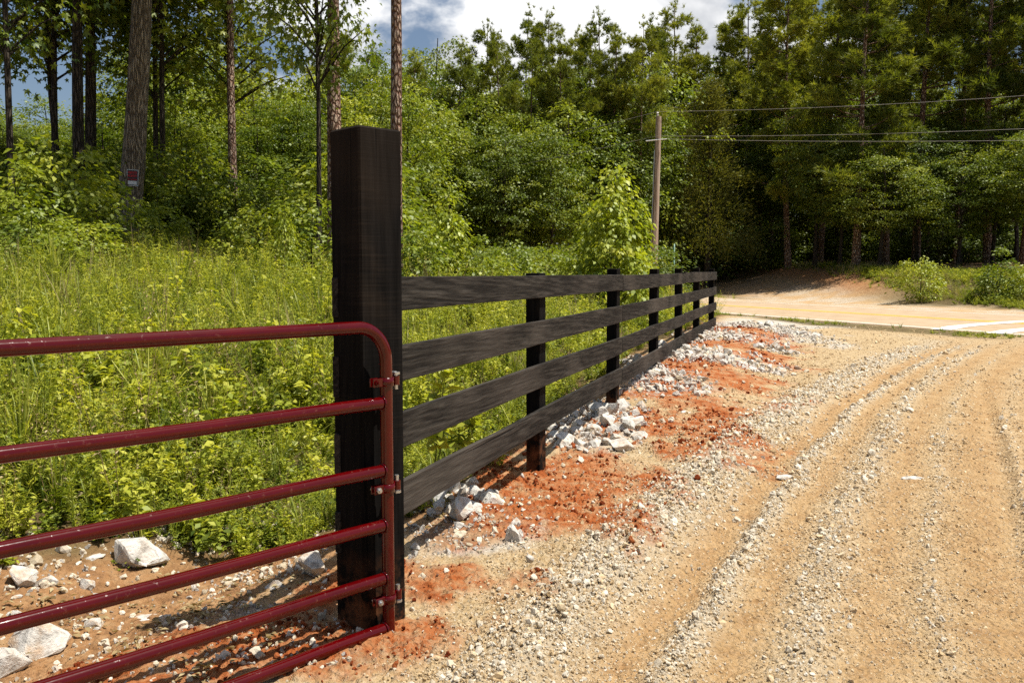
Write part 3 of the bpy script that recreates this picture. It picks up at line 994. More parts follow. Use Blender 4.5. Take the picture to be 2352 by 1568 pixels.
# hinges: strap round the upright, ears with a bolt, and a threaded eye bolt in the post
pin_w = corner + gn * 0.118 + gp * 0.050
to_local = Matrix.Rotation(-math.atan2(gdir.y, gdir.x), 3, 'Z')
pin_l = to_local @ (pin_w - gate_end)
for hy, flip in ((876, 1), (1119, -1), (1373, -1)):
    hz = at_y(875, hy, gy0).z
    mb = MB()
    seg = 24
    for k in range(seg):
        a0, a1 = 2 * math.pi * k / seg, 2 * math.pi * (k + 1) / seg
        r0 = RT + 0.001
        r1 = RT + 0.0055
        q4 = []
        for (rr, h_) in ((r1, -0.016), (r1, 0.016), (r0, 0.016), (r0, -0.016)):
            q4.append(((rr * math.cos(a0), rr * math.sin(a0), hz + h_), (rr * math.cos(a1), rr * math.sin(a1), hz + h_)))
        vs = [p for ab in q4 for p in ab]
        mb.add(vs, [(0, 1, 3, 2), (2, 3, 5, 4), (4, 5, 7, 6), (6, 7, 1, 0)])
    hinge = link('hinge_strap', mb.mesh('hinge_strap', M['gate']), gate)
    # clamping ears towards the gate
    for sy in (-1, 1):
        bm = bmesh.new()
        bmesh.ops.create_cube(bm, size=1.0)
        for v in bm.verts:
            v.co = Vector((v.co.x * 0.046 + RT + 0.022, v.co.y * 0.005 + sy * 0.010, v.co.z * 0.032 + hz))
        bmesh.ops.bevel(bm, geom=list(bm.edges), offset=0.0015, segments=1, affect='EDGES')
        link('clamp_ear', bm_mesh('clamp_ear', bm, M['gate']), hinge)
    mb = MB()
    tube(mb, [(RT + 0.028, -0.028, hz), (RT + 0.028, 0.028, hz)], 0.006, 8)
    for s_ in (-1, 1):
        tube(mb, [(RT + 0.028, s_ * 0.013, hz), (RT + 0.028, s_ * 0.021, hz)], 0.0115, 6)
    link('clamp_bolt', mb.mesh('clamp_bolt', M['zinc'] if flip < 0 else M['gate']), hinge)
    # tab with a rolled eye round the pin
    mb = MB()
    dvec = Vector((pin_l.x, pin_l.y, 0))
    dn_ = dvec.normalized()
    nn = Vector((-dn_.y, dn_.x, 0)) * 0.003
    p0, p1 = dn_ * RT, dvec - dn_ * 0.012
    vs = []
    for p in (p0, p1):
        for s_ in (1, -1):
            for h_ in (-0.016, 0.016):
                vs.append(tuple(p + nn * s_ + Vector((0, 0, hz + h_))))
    mb.add(vs, [(0, 1, 5, 4), (2, 6, 7, 3), (0, 4, 6, 2), (1, 3, 7, 5), (4, 5, 7, 6), (0, 2, 3, 1)])
    tube(mb, [(pin_l.x, pin_l.y, hz - 0.017), (pin_l.x, pin_l.y, hz + 0.017)], 0.0145, 14)
    link('hinge_eye', mb.mesh('hinge_eye', M['gate'], False), hinge)
    mb = MB()
    lo, hi = (hz - 0.034, hz + 0.026) if flip > 0 else (hz - 0.026, hz + 0.038)
    tube(mb, [(pin_l.x, pin_l.y, lo), (pin_l.x, pin_l.y, hi)], 0.0085, 10)
    kz = hi if flip > 0 else lo
    tube(mb, [(pin_l.x, pin_l.y, kz - 0.004), (pin_l.x, pin_l.y, kz + 0.005)], 0.016, 8)
    inward = to_local @ (-gp)
    tube(mb, [(pin_l.x, pin_l.y, kz), tuple(Vector((pin_l.x, pin_l.y, kz)) + inward * 0.07)], 0.0085, 10)
    link('hinge_pin', mb.mesh('hinge_pin', M['zinc'], True), hinge)

# ------------------------------------------------------------------ plants: leaf and branch builders
def unit(a):
    return a / np.maximum(np.linalg.norm(a, axis=-1, keepdims=True), 1e-9)


def add_leaves(mb, p, d, n, L, wid=0.55, r=None, fold=0.08, mi=0):
    """diamond leaves: base p, axis d, face normal n, length L"""
    N = len(p)
    d = unit(d)
    s = unit(np.cross(d, n))
    n = np.cross(s, d)
    L = np.broadcast_to(np.asarray(L, float), (N,))[:, None]
    v = np.stack([p, p + d * L * 0.45 + s * L * wid * 0.5 + n * L * fold, p + d * L - n * L * 0.12, p + d * L * 0.45 - s * L * wid * 0.5 + n * L * fold], 1)
    f = np.arange(N * 4).reshape(N, 4)
    r = np.full(N, 0.5) if r is None else r
    mb.add(v.reshape(-1, 3), f, np.repeat(r, 4), mi)


def add_star_leaves(mb, p, d, n, L, r):
    """five-lobed leaves"""
    d = unit(d)
    s = unit(np.cross(d, n))
    n = np.cross(s, d)
    for a, k in ((-1.75, 0.62), (-0.85, 0.9), (0, 1.0), (0.85, 0.9), (1.75, 0.62)):
        dd = d * math.cos(a) + s * math.sin(a)
        add_leaves(mb, p, dd - n * 0.12, n, L * k, 0.42, r, 0.02)


def add_needles(mb, p, d, r, rg, nn=14, L=0.2, w=0.012, spread=0.9):
    """tufts of long needles at p pointing along d"""
    N = len(p)
    dd = unit(d[:, None, :] + rg.normal(size=(N, nn, 3)) * spread * 0.75)
    LL = L * (0.7 + 0.5 * rg.random((N, nn, 1)))
    b = p[:, None, :] + rg.normal(size=(N, nn, 3)) * 0.02
    sd = unit(np.cross(dd, rg.normal(size=(N, nn, 3)))) * w
    v = np.stack([b - sd, b + sd, b + dd * LL], 2)
    f = np.arange(N * nn * 3).reshape(-1, 3)
    rr = np.clip(np.repeat(r, nn) + rg.normal(size=N * nn) * 0.12, 0, 1)
    mb.add(v.reshape(-1, 3), f, np.repeat(rr, 3))


def trunk_pts(rg, h, lean=0.02, bend=0.012, n=9):
    ph = rg.random(2) * 6
    ln = rg.normal(size=2) * lean
    return [(h * (ln[0] * t + bend * math.sin(ph[0] + 4 * t) - bend * math.sin(ph[0])), h * (ln[1] * t + bend * math.sin(ph[1] + 4 * t) - bend * math.sin(ph[1])), h * t) for t in np.linspace(0, 1, n)]


def along(pts, z):
    zs = [p[2] for p in pts]
    return np.array([np.interp(z, zs, [p[0] for p in pts]), np.interp(z, zs, [p[1] for p in pts]), z])


def broadleaf(seed, h, base, rad, nclump, nleaf, leaf, mats, shape='round', rc=0.55, r0=0.16, star=False, sag=0.25, droop=0.25, nlimb=26, pts=None, flat=0.5):
    rg = np.random.default_rng(seed)
    tb, cb = MB(), MB()
    pts = pts or trunk_pts(rg, h)
    tube(tb, pts, [r0 * (1.25 if i == 0 else 1.0) * (1 - 0.85 * i / (len(pts) - 1)) for i in range(len(pts))], 9, jitter=0.06)
    hh = rg.random(nclump * 3)
    if shape == 'cone':
        prof = (1 - hh) ** 0.75 * 0.95 + 0.07
    elif shape == 'column':
        prof = np.sqrt(np.clip(1 - (2 * hh - 0.9) ** 2 * 0.8, 0.05, 1)) * 0.9
    else:
        prof = np.sqrt(np.clip(1 - (2 * hh - 1.0) ** 2, 0.03, 1)) * (0.85 + 0.15 * hh)
    keep = rg.random(len(hh)) < prof ** 1.3 / (prof ** 1.3).max()
    hh, prof = hh[keep][:nclump], prof[keep][:nclump]
    an = rg.random(len(hh)) * 2 * math.pi
    lobes = 1 + 0.28 * np.sin(an * 3 + hh * 5 + seed) + 0.18 * np.sin(an * 5 - hh * 9 + seed * 2)
    rr = rad * prof * lobes * (0.35 + 0.65 * rg.random(len(hh)) ** 0.45)
    zc = base + (h - base) * hh
    ax = np.array([along(pts, z) for z in zc])
    c = ax + np.stack([np.cos(an) * rr, np.sin(an) * rr, -sag * rr * 0.3 + rg.normal(size=len(hh)) * 0.1], 1)
    order = rg.permutation(len(c))[:nlimb]
    for i in order:
        z0 = max(base * 0.9, c[i, 2] - 0.45 * rr[i] - 0.25)
        z0 = min(z0, h * 0.96)
        a = along(pts, z0)
        mid = a * 0.45 + c[i] * 0.55 + np.array([0, 0, 0.08 * rr[i]])
        tr = r0 * (1 - 0.85 * z0 / h)
        tube(tb, [tuple(a), tuple(mid), tuple(c[i])], [tr * 0.5, tr * 0.3, 0.008], 5, cap=False)
    for i in range(len(c)):
        k = int(nleaf * (0.6 + 0.8 * rg.random()))
        size = rc * (0.65 + 0.7 * rg.random())
        out = np.array([math.cos(an[i]), math.sin(an[i]), 0.0])
        off = rg.normal(size=(k, 3)) * size * np.array([0.6, 0.6, 0.6 * flat])
        off[:, 2] -= droop * (off[:, 0] ** 2 + off[:, 1] ** 2) / max(size, 0.1)
        p = c[i] + off
        d = unit(off * np.array([1, 1, 0.4]) + out * size * 0.5 + rg.normal(size=(k, 3)) * size * 0.45)
        d[:, 2] -= droop + 0.1
        n = rg.normal(size=(k, 3)) * 0.55 + np.array([0, 0, 1.0]) + out * 0.25
        r = np.clip(0.45 + 0.16 * rg.normal() + 0.14 * rg.normal(size=k), 0, 1)
        L = leaf * (0.6 + 0.7 * rg.random(k))
        (add_star_leaves(cb, p, d, n, L, r) if star else add_leaves(cb, p, d, n, L, 0.6, r))
    return tb.mesh('trunk', mats[0], True), cb.mesh('crown', mats[1]), h


def pine(seed, h, base, rad, mats, r0=0.17, ntuft=1100, L=0.27, nwh=16, tops=1.0, w=0.019, nn=15):
    rg = np.random.default_rng(seed)
    tb, cb = MB(), MB()
    pts = trunk_pts(rg, h, 0.015, 0.006)
    tube(tb, pts, [r0 * (1.2 if i == 0 else 1.0) * (1 - 0.88 * i / (len(pts) - 1)) for i in range(len(pts))], 10, jitter=0.07)
    br = []
    for k in range(nwh):
        t = (k + rg.random() * 0.7) / nwh
        z = base + (h * 0.97 - base) * t
        for j in range(rg.integers(2, 5)):
            a = rg.random() * 2 * math.pi
            ln = rad * (1 - t) ** 0.6 * (0.45 + 0.65 * rg.random()) + 0.35
            if t < 0.25 and rg.random() < 0.35:
                continue
            br.append((z, a, ln, t))
    tot = sum(b[2] for b in br)
    P, D = [], []
    for z, a, ln, t in br:
        o = along(pts, z)
        rise = (0.15 + 0.5 * t) * ln
        end = o + np.array([math.cos(a) * ln, math.sin(a) * ln, rise])
        mid = (o + end) / 2 - np.array([0, 0, 0.08 * ln])
        tr = max(0.012, r0 * (1 - 0.88 * z / h) * 0.35)
        tube(tb, [tuple(o), tuple(mid), tuple(end)], [tr, tr * 0.7, 0.006], 5, cap=False)
        m = max(4, int(ntuft * ln / tot))
        # twigs fan out from the outer two thirds of the branch, each ending in tufts
        u = 0.55 + 0.45 * rg.random(m) ** 0.8
        q = o + (end - o) * u[:, None] - np.array([0, 0, 1]) * (0.3 * ln * (u * (1 - u)))[:, None]
        side = rg.normal(size=(m, 3)) * np.array([0.26, 0.26, 0.13]) * (0.5 + 0.35 * ln)
        side[:, 2] += 0.10
        P.append(q + side * 0.8)
        dd = np.array([math.cos(a), math.sin(a), 0.25]) * 0.6 + unit(side) * 0.7
        dd[:, 2] += 0.35
        D.append(dd)
    top = np.array(pts[-1])
    P.append(top + rg.normal(size=(18, 3)) * np.array([0.18, 0.18, 0.3]))
    D.append(rg.normal(size=(18, 3)) * 0.4 + np.array([0, 0, 1.0]))
    P, D = np.concatenate(P), np.concatenate(D)
    cl = np.clip(0.45 + 0.35 * (fbm(P[:, 0] * 1.1 + P[:, 2], P[:, 1] * 1.1 + P[:, 2] * 0.7, 2, seed) - 0.5) * 2 + 0.10 * rg.normal(size=len(P)), 0, 1)
    add_needles(cb, P, unit(D), cl, rg, nn, L, w)
    return tb.mesh('trunk', mats[0], True), cb.mesh('crown', mats[1]), h


def cedar(seed, h, rad, mats):
    rg = np.random.default_rng(seed)
    tb, cb = MB(), MB()
    pts = trunk_pts(rg, h, 0.01, 0.004)
    tube(tb, pts, [0.17 * (1 - 0.9 * i / 8) for i in range(9)], 8, jitter=0.05)
    n = 620
    hh = rg.random(n) ** 1.25
    an = rg.random(n) * 2 * math.pi
    prof = rad * ((1 - hh) ** 0.7 * 0.95 + 0.05) * (0.8 + 0.25 * np.sin(an * 4 + hh * 7))
    rr = prof * (0.4 + 0.6 * rg.random(n) ** 0.5)
    c = np.stack([np.cos(an) * rr, np.sin(an) * rr, 0.18 * h + 0.8 * h * hh - 0.2 * rr], 1)
    for i in range(0, n, 14):
        tube(tb, [(0, 0, max(0.3, c[i, 2] - rr[i] * 0.2)), tuple(c[i])], [0.035, 0.006], 4, cap=False)
    k = 34
    off = rg.normal(size=(n, k, 3)) * np.array([0.26, 0.26, 0.30])
    p = (c[:, None, :] + off).reshape(-1, 3)
    d = (np.stack([np.cos(an), np.sin(an), np.full(n, 0.5)], 1)[:, None, :] + rg.normal(size=(n, k, 3)) * 0.5).reshape(-1, 3)
    nrm = rg.normal(size=(n * k, 3)) + np.array([0, 0, 0.5])
    r = np.clip(np.repeat(0.45 + 0.2 * rg.normal(size=n), k) + 0.1 * rg.normal(size=n * k), 0, 1)
    add_leaves(cb, p, d, nrm, 0.16 * (0.6 + 0.8 * rg.random(n * k)), 0.22, r)
    return tb.mesh('trunk', mats[0], True), cb.mesh('crown', mats[1]), h


BO, BP, BD = M['bark_oak'], M['bark_pine'], M['bark_dark']
PROTO = {
    'gum': [broadleaf(100 + i, 10.0, 2.2, 2.2, 165, 62, 0.155, (BD, M['leaf_broad']), 'column', 0.50, 0.10, flat=0.4) for i in range(3)],
    'light': [broadleaf(110 + i, 9.0, 0.8, 2.4, 160, 60, 0.15, (BD, M['leaf_light']), ('round', 'cone')[i % 2], 0.48, 0.09, flat=0.4) for i in range(2)],
    'oak': [broadleaf(120 + i, 15.0, 4.6, 3.8, 240, 68, 0.19, (BD, M['leaf_deep']), 'round', 0.62, 0.17, nlimb=44, flat=0.36) for i in range(3)],
    'sweetgum': [broadleaf(130 + i, 15.0, 4.5, 2.4, 210, 26, 0.15, (BD, M['leaf_broad']), 'column', 0.55, 0.10, star=True, nlimb=60, sag=0.6) for i in range(3)],
    'pine': [pine(140 + i, 18.0, 9.5, 2.9, (BP, M['needle_pine']), ntuft=2300) for i in range(3)],
    'youngpine': [pine(150 + i, 16.0, 3.5, 2.4, (BP, M['needle_pine']), ntuft=3000, nwh=26) for i in range(2)],
    'cedar': [cedar(160, 11.0, 2.4, (BD, M['needle_cedar']))],
    'shrub': [broadleaf(170 + i, 2.4, 0.15, 0.95, 80, 30, 0.115, (BD, M['leaf_light']), ('round', 'cone', 'round')[i], 0.24, 0.022, nlimb=26, droop=0.35) for i in range(3)],
    'darkshrub': [broadleaf(180 + i, 3.4, 0.2, 1.5, 110, 32, 0.13, (BD, M['leaf_deep']), 'round', 0.38, 0.03, nlimb=22) for i in range(2)],
    'sapling': [broadleaf(190, 3.1, 0.25, 1.0, 190, 24, 0.12, (BD, M['leaf_bright']), 'cone', 0.20, 0.028, nlimb=40, droop=0.5),
                broadleaf(191, 2.6, 0.3, 0.55, 80, 22, 0.11, (BD, M['leaf_bright']), 'cone', 0.17, 0.02, nlimb=30, droop=0.5)],
}
PCOUNT = {}


ORD = ['first', 'second', 'third', 'fourth', 'fifth', 'sixth', 'seventh', 'eighth', 'ninth', 'tenth', 'eleventh', 'twelfth', 'thirteenth', 'fourteenth', 'fifteenth', 'sixteenth', 'seventeenth']


def place(kind, px, Y, top, label, cat, group=None, name=None, wide=1.0, vi=None, X=None, hgt=None, sink=0.05, tilt=0.0, parts=('trunk', 'crown')):
    """stand a tree or shrub at bearing px, distance Y, with its top at image height `top` of the measuring frame"""
    X = (px - CX) / F_PX * Y if X is None else X
    zb_ = float(Hs(X, Y)) - sink
    h = hgt or (CAM_Z + (622 - top) / F_PX * Y - zb_)
    vs = PROTO[kind]
    if vi is None:
        vi = PCOUNT.get(kind, 0) % len(vs)
        PCOUNT[kind] = PCOUNT.get(kind, 0) + 1
    tm, cm, ph = vs[vi]
    root = empty(name or {'gum': 'broadleaf_tree', 'light': 'broadleaf_tree', 'oak': 'broadleaf_tree', 'sweetgum': 'sweetgum_tree', 'pine': 'pine_tree', 'youngpine': 'pine_tree',
                          'cedar': 'cedar_tree', 'shrub': 'shrub', 'darkshrub': 'shrub', 'sapling': 'sapling'}[kind], (X, Y, zb_), random.uniform(0, 6.28))
    if tilt:
        root.rotation_euler[1] = tilt
    sc = h / ph
    sw = max(sc, 0.55) ** 0.85 * wide
    root.scale = (sw, sw, sc)
    link(parts[0], tm, root)
    link(parts[1], cm, root)
    tag(root, label, cat, group)
    return root


# ---- the big oak with the sign, its trunk leaning a little
def big_oak():
    Yo = 21.0
    ptsI = [(286, 560), (291, 520), (300, 440), (306, 380), (312, 280), (320, 140), (326, 0), (333, -130)]
    w = [64, 58, 53, 51, 47, 45, 42, 40]
    P = [at_y(px, py, Yo) for px, py in ptsI]
    base = Vector((P[0].x, Yo, float(Hs(P[0].x, Yo)) - 0.15))
    root = empty('oak_tree', base)
    pts = [Vector((P[0].x, Yo, base.z))] + P[1:]
    rad = [a * Yo / F_PX / 2 for a in w]
    pts += [Vector((-8.3, Yo + 0.2, 12.0)), Vector((-8.0, Yo + 0.1, 15.5))]
    rad += [0.32, 0.12]
    fine_p, fine_r = [], []
    for i in range(len(pts) - 1):
        for k in range(6):
            t_ = k / 6
            fine_p.append(pts[i].lerp(pts[i + 1], t_) - base)
            fine_r.append(rad[i] * (1 - t_) + rad[i + 1] * t_)
    mb = MB()
    tube(mb, fine_p, fine_r, 26, jitter=0.045)
    rg = np.random.default_rng(5)
    cb = MB()
    for k in range(95):
        an, hh = rg.random() * 6.28, rg.random()
        c = np.array([0.9 + math.cos(an) * 3.6 * rg.random() ** 0.5, math.sin(an) * 3.6 * rg.random() ** 0.5, 8.6 - base.z + 6.5 * hh])
        z0 = max(6.6, c[2] - 1.6)
        tube(mb, [(0.75, 0, z0), tuple(np.array([0.75, 0, z0]) * 0.45 + c * 0.55), tuple(c)], [0.09, 0.05, 0.01], 5, cap=False)
        n_ = 42
        off = rg.normal(size=(n_, 3)) * np.array([0.5, 0.5, 0.28])
        add_leaves(cb, c + off, off + rg.normal(size=(n_, 3)) * 0.3, rg.normal(size=(n_, 3)) * 0.5 + np.array([0, 0, 1.0]), 0.16 * (0.7 + 0.5 * rg.random(n_)), 0.5, np.clip(0.45 + 0.2 * rg.normal(size=n_), 0, 1))
    link('trunk', mb.mesh('trunk', BO, True), root)
    link('crown', cb.mesh('crown', M['leaf_deep']), root)
    tag(root, 'large grey-barked oak carrying the red and black sign', 'tree')
    return P, rad


OAKP, OAKR = big_oak()

# ---- sign nailed to the oak: black plastic, white border, red lettering
sp = at_y(312.5, 413, 21.0)
sgn = empty('warning_sign', (sp.x + 0.03, 21.0 - 0.285, sp.z - 0.17))
sgn.rotation_euler = (R(2), R(5), R(-12))
tag(sgn, 'small black sign with white border and red lettering on the oak', 'sign')


def flat_mat(name, c, rough=0.5):
    m = new_mat(name)
    t = NT(m)
    n_ = t.noise(40, 3, 0.5, t.coord())
    t.principled(t.mix(t.math('MULTIPLY', n_, 0.25), c, tuple(x * 0.6 for x in c)), rough)
    return m


M['sign_black'] = flat_mat('sign_black', (0.012, 0.012, 0.014))
M['sign_red'] = flat_mat('sign_red', (0.62, 0.018, 0.02))
M['sign_white'] = flat_mat('sign_white', (0.72, 0.72, 0.70))


def plate(name, mat, x0, x1, z0, z1, y0, y1, parent):
    bm = bmesh.new()
    bmesh.ops.create_cube(bm, size=1.0)
    for v in bm.verts:
        v.co = Vector(((x0 + x1) / 2 + v.co.x * (x1 - x0), (y0 + y1) / 2 + v.co.y * (y1 - y0), (z0 + z1) / 2 + v.co.z * (z1 - z0)))
    return link(name, bm_mesh(name, bm, mat), parent)


SWD, SHT = 0.30, 0.37
pn = plate('panel', M['sign_black'], -SWD / 2, SWD / 2, 0, SHT, 0, 0.004, sgn)
b_ = 0.012
plate('border', M['sign_white'], -SWD / 2, -SWD / 2 + b_, 0, SHT, -0.003, -0.0005, sgn)
plate('border', M['sign_white'], SWD / 2 - b_, SWD / 2, 0, SHT, -0.003, -0.0005, sgn)
plate('border', M['sign_white'], -SWD / 2 + b_, SWD / 2 - b_, 0, b_, -0.003, -0.0005, sgn)
plate('border', M['sign_white'], -SWD / 2 + b_, SWD / 2 - b_, SHT - b_, SHT, -0.003, -0.0005, sgn)
plate('write_in_panel', M['sign_white'], -SWD / 2 + 0.035, SWD / 2 - 0.035, 0.03, 0.115, -0.003, -0.0005, sgn)
for txt, zc, wid, hgt_ in (('PRIVATE', 0.275, 0.23, 0.055), ('PROPERTY', 0.195, 0.255, 0.06), ('NO TRESPASSING', 0.135, 0.24, 0.026)):
    cu = bpy.data.curves.new('lettering', 'FONT')
    cu.body = txt
    cu.align_x = 'CENTER'
    cu.size = 0.1
    cu.offset = 0.0022
    cu.extrude = 0.0008
    tmp = bpy.data.objects.new('lettering_source', cu)
    COL.objects.link(tmp)
    dg = bpy.context.evaluated_depsgraph_get()
    dg.update()
    tme = bpy.data.meshes.new_from_object(tmp.evaluated_get(dg))
    bpy.data.objects.remove(tmp)
    xs = [v.co.x for v in tme.vertices]
    ys = [v.co.y for v in tme.vertices]
    sx_, sy_ = wid / (max(xs) - min(xs)), hgt_ / (max(ys) - min(ys))
    for v in tme.vertices:
        x, y, z = v.co
        v.co = ((x - (max(xs) + min(xs)) / 2) * sx_, -0.0018 - z, zc + (y - min(ys)) * sy_)
    tme.materials.clear()
    tme.materials.append(M['sign_red'])
    link('lettering', tme, sgn)

# ---- single trunks that stand out on the weedy bank
place('pine', 543, 24, None, 'slim scaly pine trunk between the oak and the gatepost', 'tree', hgt=17.5, wide=0.78)
place('pine', 776, 20, None, 'thick pale scaly pine trunk rising just above the gatepost top', 'tree', hgt=17.0, wide=1.15)
place('pine', 908, 15, None, 'tall bare pine trunk standing just behind the gatepost edge', 'tree', hgt=17.5, wide=0.68)
place('sweetgum', 732, 17.5, None, 'slender dark sweetgum with star leaves in front of the scaly pine', 'tree', hgt=13.5, wide=0.62)
place('sweetgum', 35, 18, None, 'thin bare-stemmed sweetgum nearest the upper left corner', 'tree', hgt=13, wide=0.8)
place('sweetgum', 137, 24, None, 'first of the two thin dark trunks between corner sweetgum and paired trunks', 'tree', hgt=16, wide=0.95)
place('sweetgum', 157, 26, None, 'second of the two thin dark trunks, close to the paired trunks', 'tree', hgt=16, wide=0.95)
place('oak', 194, 22, None, 'dark thick trunk forming the left half of a pair beside the oak', 'tree', hgt=17, wide=0.82)
place('oak', 213, 24.5, None, 'dark thick trunk forming the right half of a pair beside the oak', 'tree', hgt=18, wide=0.88)
place('sweetgum', 362, 26, None, 'thin leaning stem directly behind the big oak', 'tree', hgt=15, wide=0.85, tilt=0.03)
place('sweetgum', 383, 24, None, 'straight thin grey trunk just right of the big oak', 'tree', hgt=15.5, wide=0.85)
place('sweetgum', 548, 26, None, 'sweetgum whose leafy twigs hang into the blue sky gap', 'tree', hgt=14.5, wide=1.05)

LG = 'trees of the wood behind the weedy bank'
for i, (px, Y, tp) in enumerate(sorted([(432, 29, 300), (490, 30, 260), (600, 29, 290), (655, 31, 225), (705, 30, 235), (820, 30, 215), (880, 33, 190), (20, 28, 310), (110, 29, 330), (180, 31, 320),
                                 (250, 29, 290), (330, 31, 170), (-60, 27, 200), (415, 31, 180), (940, 34, 200), (-130, 30, 150)])):
    place(('gum', 'light', 'gum', 'light')[i % 4] if px > 300 else 'gum', px, Y, tp, 'leafy tree at the wood edge behind the bank, %s from the left' % ORD[i], 'tree', LG, wide=1.05)
for i, (px, Y, tp) in enumerate([(470, 37, 120), (522, 38, 100), (580, 36, 190), (650, 39, 195), (720, 38, 185), (800, 40, 160), (860, 38, 140), (300, 38, 90), (370, 36, 60), (210, 38, 270), (120, 40, 290), (40, 37, 300),
                                 (-40, 40, 200), (430, 40, 90)]):
    place(('gum', 'light', 'oak')[i % 3], px, Y, tp, 'taller leafy tree at the back of the wood behind the oak', 'tree', 'tall trees at the back of the wood', wide=1.1)
place('youngpine', 592, 46, 82, 'bushy pine top standing in the sky gap between two bare trunks', 'tree', wide=0.8)
place('pine', 806, 42, 66, 'open-crowned pine in the sky gap between gatepost and scaly pine', 'tree', wide=0.9)
place('pine', 870, 46, 130, 'small pine crown against the cloud beside the bare trunk', 'tree', wide=0.8)

# ---- the wall of trees beyond the fence
for px, Y, tp, k, lb in [(1010, 50, 98, 'oak', 'round dome of broadleaf foliage rising against the cloud'), (1117, 55, 78, 'pine', 'twin pine crown, first of those standing against the cloud'),
                         (1190, 56, 52, 'pine', 'slim pointed pine between two wider pine crowns against the cloud'), (1268, 54, 62, 'youngpine', 'dense dark pine in the middle of the cloud skyline'),
                         (1330, 57, 92, 'pine', 'lower pine joining two taller crowns on the cloud skyline'), (1376, 55, 55, 'pine', 'last isolated round pine crown before the right-hand pine wall')]:
    place(k, px, Y, tp, lb, 'tree', wide=0.9)
for i, (px, Y, tp) in enumerate([(945, 47, 165), (1065, 50, 150), (1105, 48, 190), (1165, 50, 200), (1235, 49, 165), (1300, 48, 195), (1355, 50, 160), (1420, 50, 170), (1470, 50, 140), (985, 56, 140)]):
    place(('gum', 'gum', 'light')[i % 3], px, Y, tp, ('broadleaf tree in the upper tier behind the fence, %s from the gatepost' % ORD[i] if i < 9 else 'broadleaf crown peeping over the upper tier behind the fence'), 'tree', 'upper tier of the wood behind the fence', wide=1.0)
for i, (px, Y, tp) in enumerate([(930, 41, 300), (985, 43, 250), (1040, 42, 290), (1088, 44, 240), (1140, 42, 300), (1200, 44, 255), (1262, 42, 290), (1318, 45, 240), (1372, 46, 280), (1435, 48, 230), (1500, 52, 240)]):
    place(('gum', 'gum', 'light', 'gum', 'oak')[i % 5], px, Y, tp, 'broadleaf tree in the lower tier behind the fence, %s from the gatepost' % ORD[i], 'tree', 'lower tier of the wood behind the fence', wide=1.05)
for i, (px, Y, tp) in enumerate([(962, 45, 150), (1042, 46.5, 120), (1148, 46, 110), (1222, 46.5, 135), (1292, 46, 105), (1348, 47.5, 120), (1412, 47, 95), (1462, 47.5, 85)]):
    place(('youngpine', 'pine')[i % 2], px, Y, tp, 'pine standing among the broadleaf trees behind the fence, %s from the gatepost' % ORD[i], 'tree', 'pines among the trees behind the fence', wide=0.85)
# ---- the pine wall beyond the road
for i, (px, Y, tp) in enumerate([(1500, 56, 75), (1535, 58, 38), (1595, 57, 85), (1655, 58, 60), (1710, 56, 18), (1765, 57, -25)]):
    place(('youngpine', 'pine', 'youngpine')[i % 3], px, Y, tp, 'skyline pine beyond the utility pole, %s from the cloud side' % ORD[i], 'tree', 'skyline pines beyond the utility pole', wide=1.0)
place('cedar', 1622, 49, 195, 'feathery brownish cedar hanging over the dirt track entrance', 'tree', wide=1.15)
place('cedar', 1560, 53, 260, 'smaller feathery cedar close behind the utility pole', 'tree', wide=0.9)
for i, (px, Y, tp) in enumerate([(1808, 50, -50), (1880, 53, -110), (1962, 44.5, -170), (2030, 50, -120), (2100, 47, -190), (2190, 51, -150), (2265, 45, -220), (2345, 49, -190), (2430, 44, -260), (1845, 60, -40), (2000, 61, -90), (2150, 60, -130), (2310, 59, -160)]):
    place(('youngpine', 'pine')[i % 2], px, Y, tp, ('tall pine across the road, %s from the utility pole' % ORD[i] if i < 9 else 'tall pine showing through gaps in the front pines across the road'), 'tree', 'tall pines across the road', wide=1.12)
for i, (px, Y, tp) in enumerate([(1745, 54, 320), (1868, 47, 225), (1925, 45, 310), (2015, 42.5, 345), (2105, 44, 300), (2195, 42, 355), (2275, 44, 260), (2352, 40, 300), (2440, 41, 250), (1790, 55, 200), (1920, 56, 210), (2060, 55, 190), (2200, 54, 170), (2330, 52, 160)]):
    place('oak', px, Y, tp, ('shaded broadleaf tree at the wood edge across the road, %s from the dirt track' % ORD[i] if i < 9 else 'broadleaf tree behind the front row under the pines across the road'), 'tree', 'broadleaf trees under the pines across the road', wide=1.0)
for i in range(34):
    px = 1500 + i * 31 + random.uniform(-8, 8)
    Y = random.uniform(56, 74)
    place(('oak', 'gum', 'youngpine')[i % 3], px, Y, random.uniform(120, 330), 'dim tree deep inside the wood across the road', 'tree', 'trees deep in the wood', wide=1.1)
for i in range(30):
    px = -150 + i * 56 + random.uniform(-15, 15)
    Y = random.uniform(60, 72)
    place(('oak', 'gum')[i % 2], px, Y, random.uniform(200, 300), 'distant tree closing the wood behind the bank', 'tree', 'distant trees closing the wood', wide=1.4)
for i in range(26):
    px = 1560 + i * 34 + random.uniform(-12, 12)
    place('darkshrub', px, random.uniform(50, 62), random.uniform(490, 560), 'dark undergrowth shrub between the shaded trunks', 'shrub', 'undergrowth shrubs across the road', wide=1.5, parts=('stem', 'foliage'))

for i in range(44):
    px = 1480 + i * 23 + random.uniform(-10, 10)
    place('darkshrub', px, random.uniform(64, 78), random.uniform(430, 500), 'tall dim thicket far back between the shaded trunks', 'shrub', 'thickets far back across the road', wide=1.5, parts=('stem', 'foliage'))

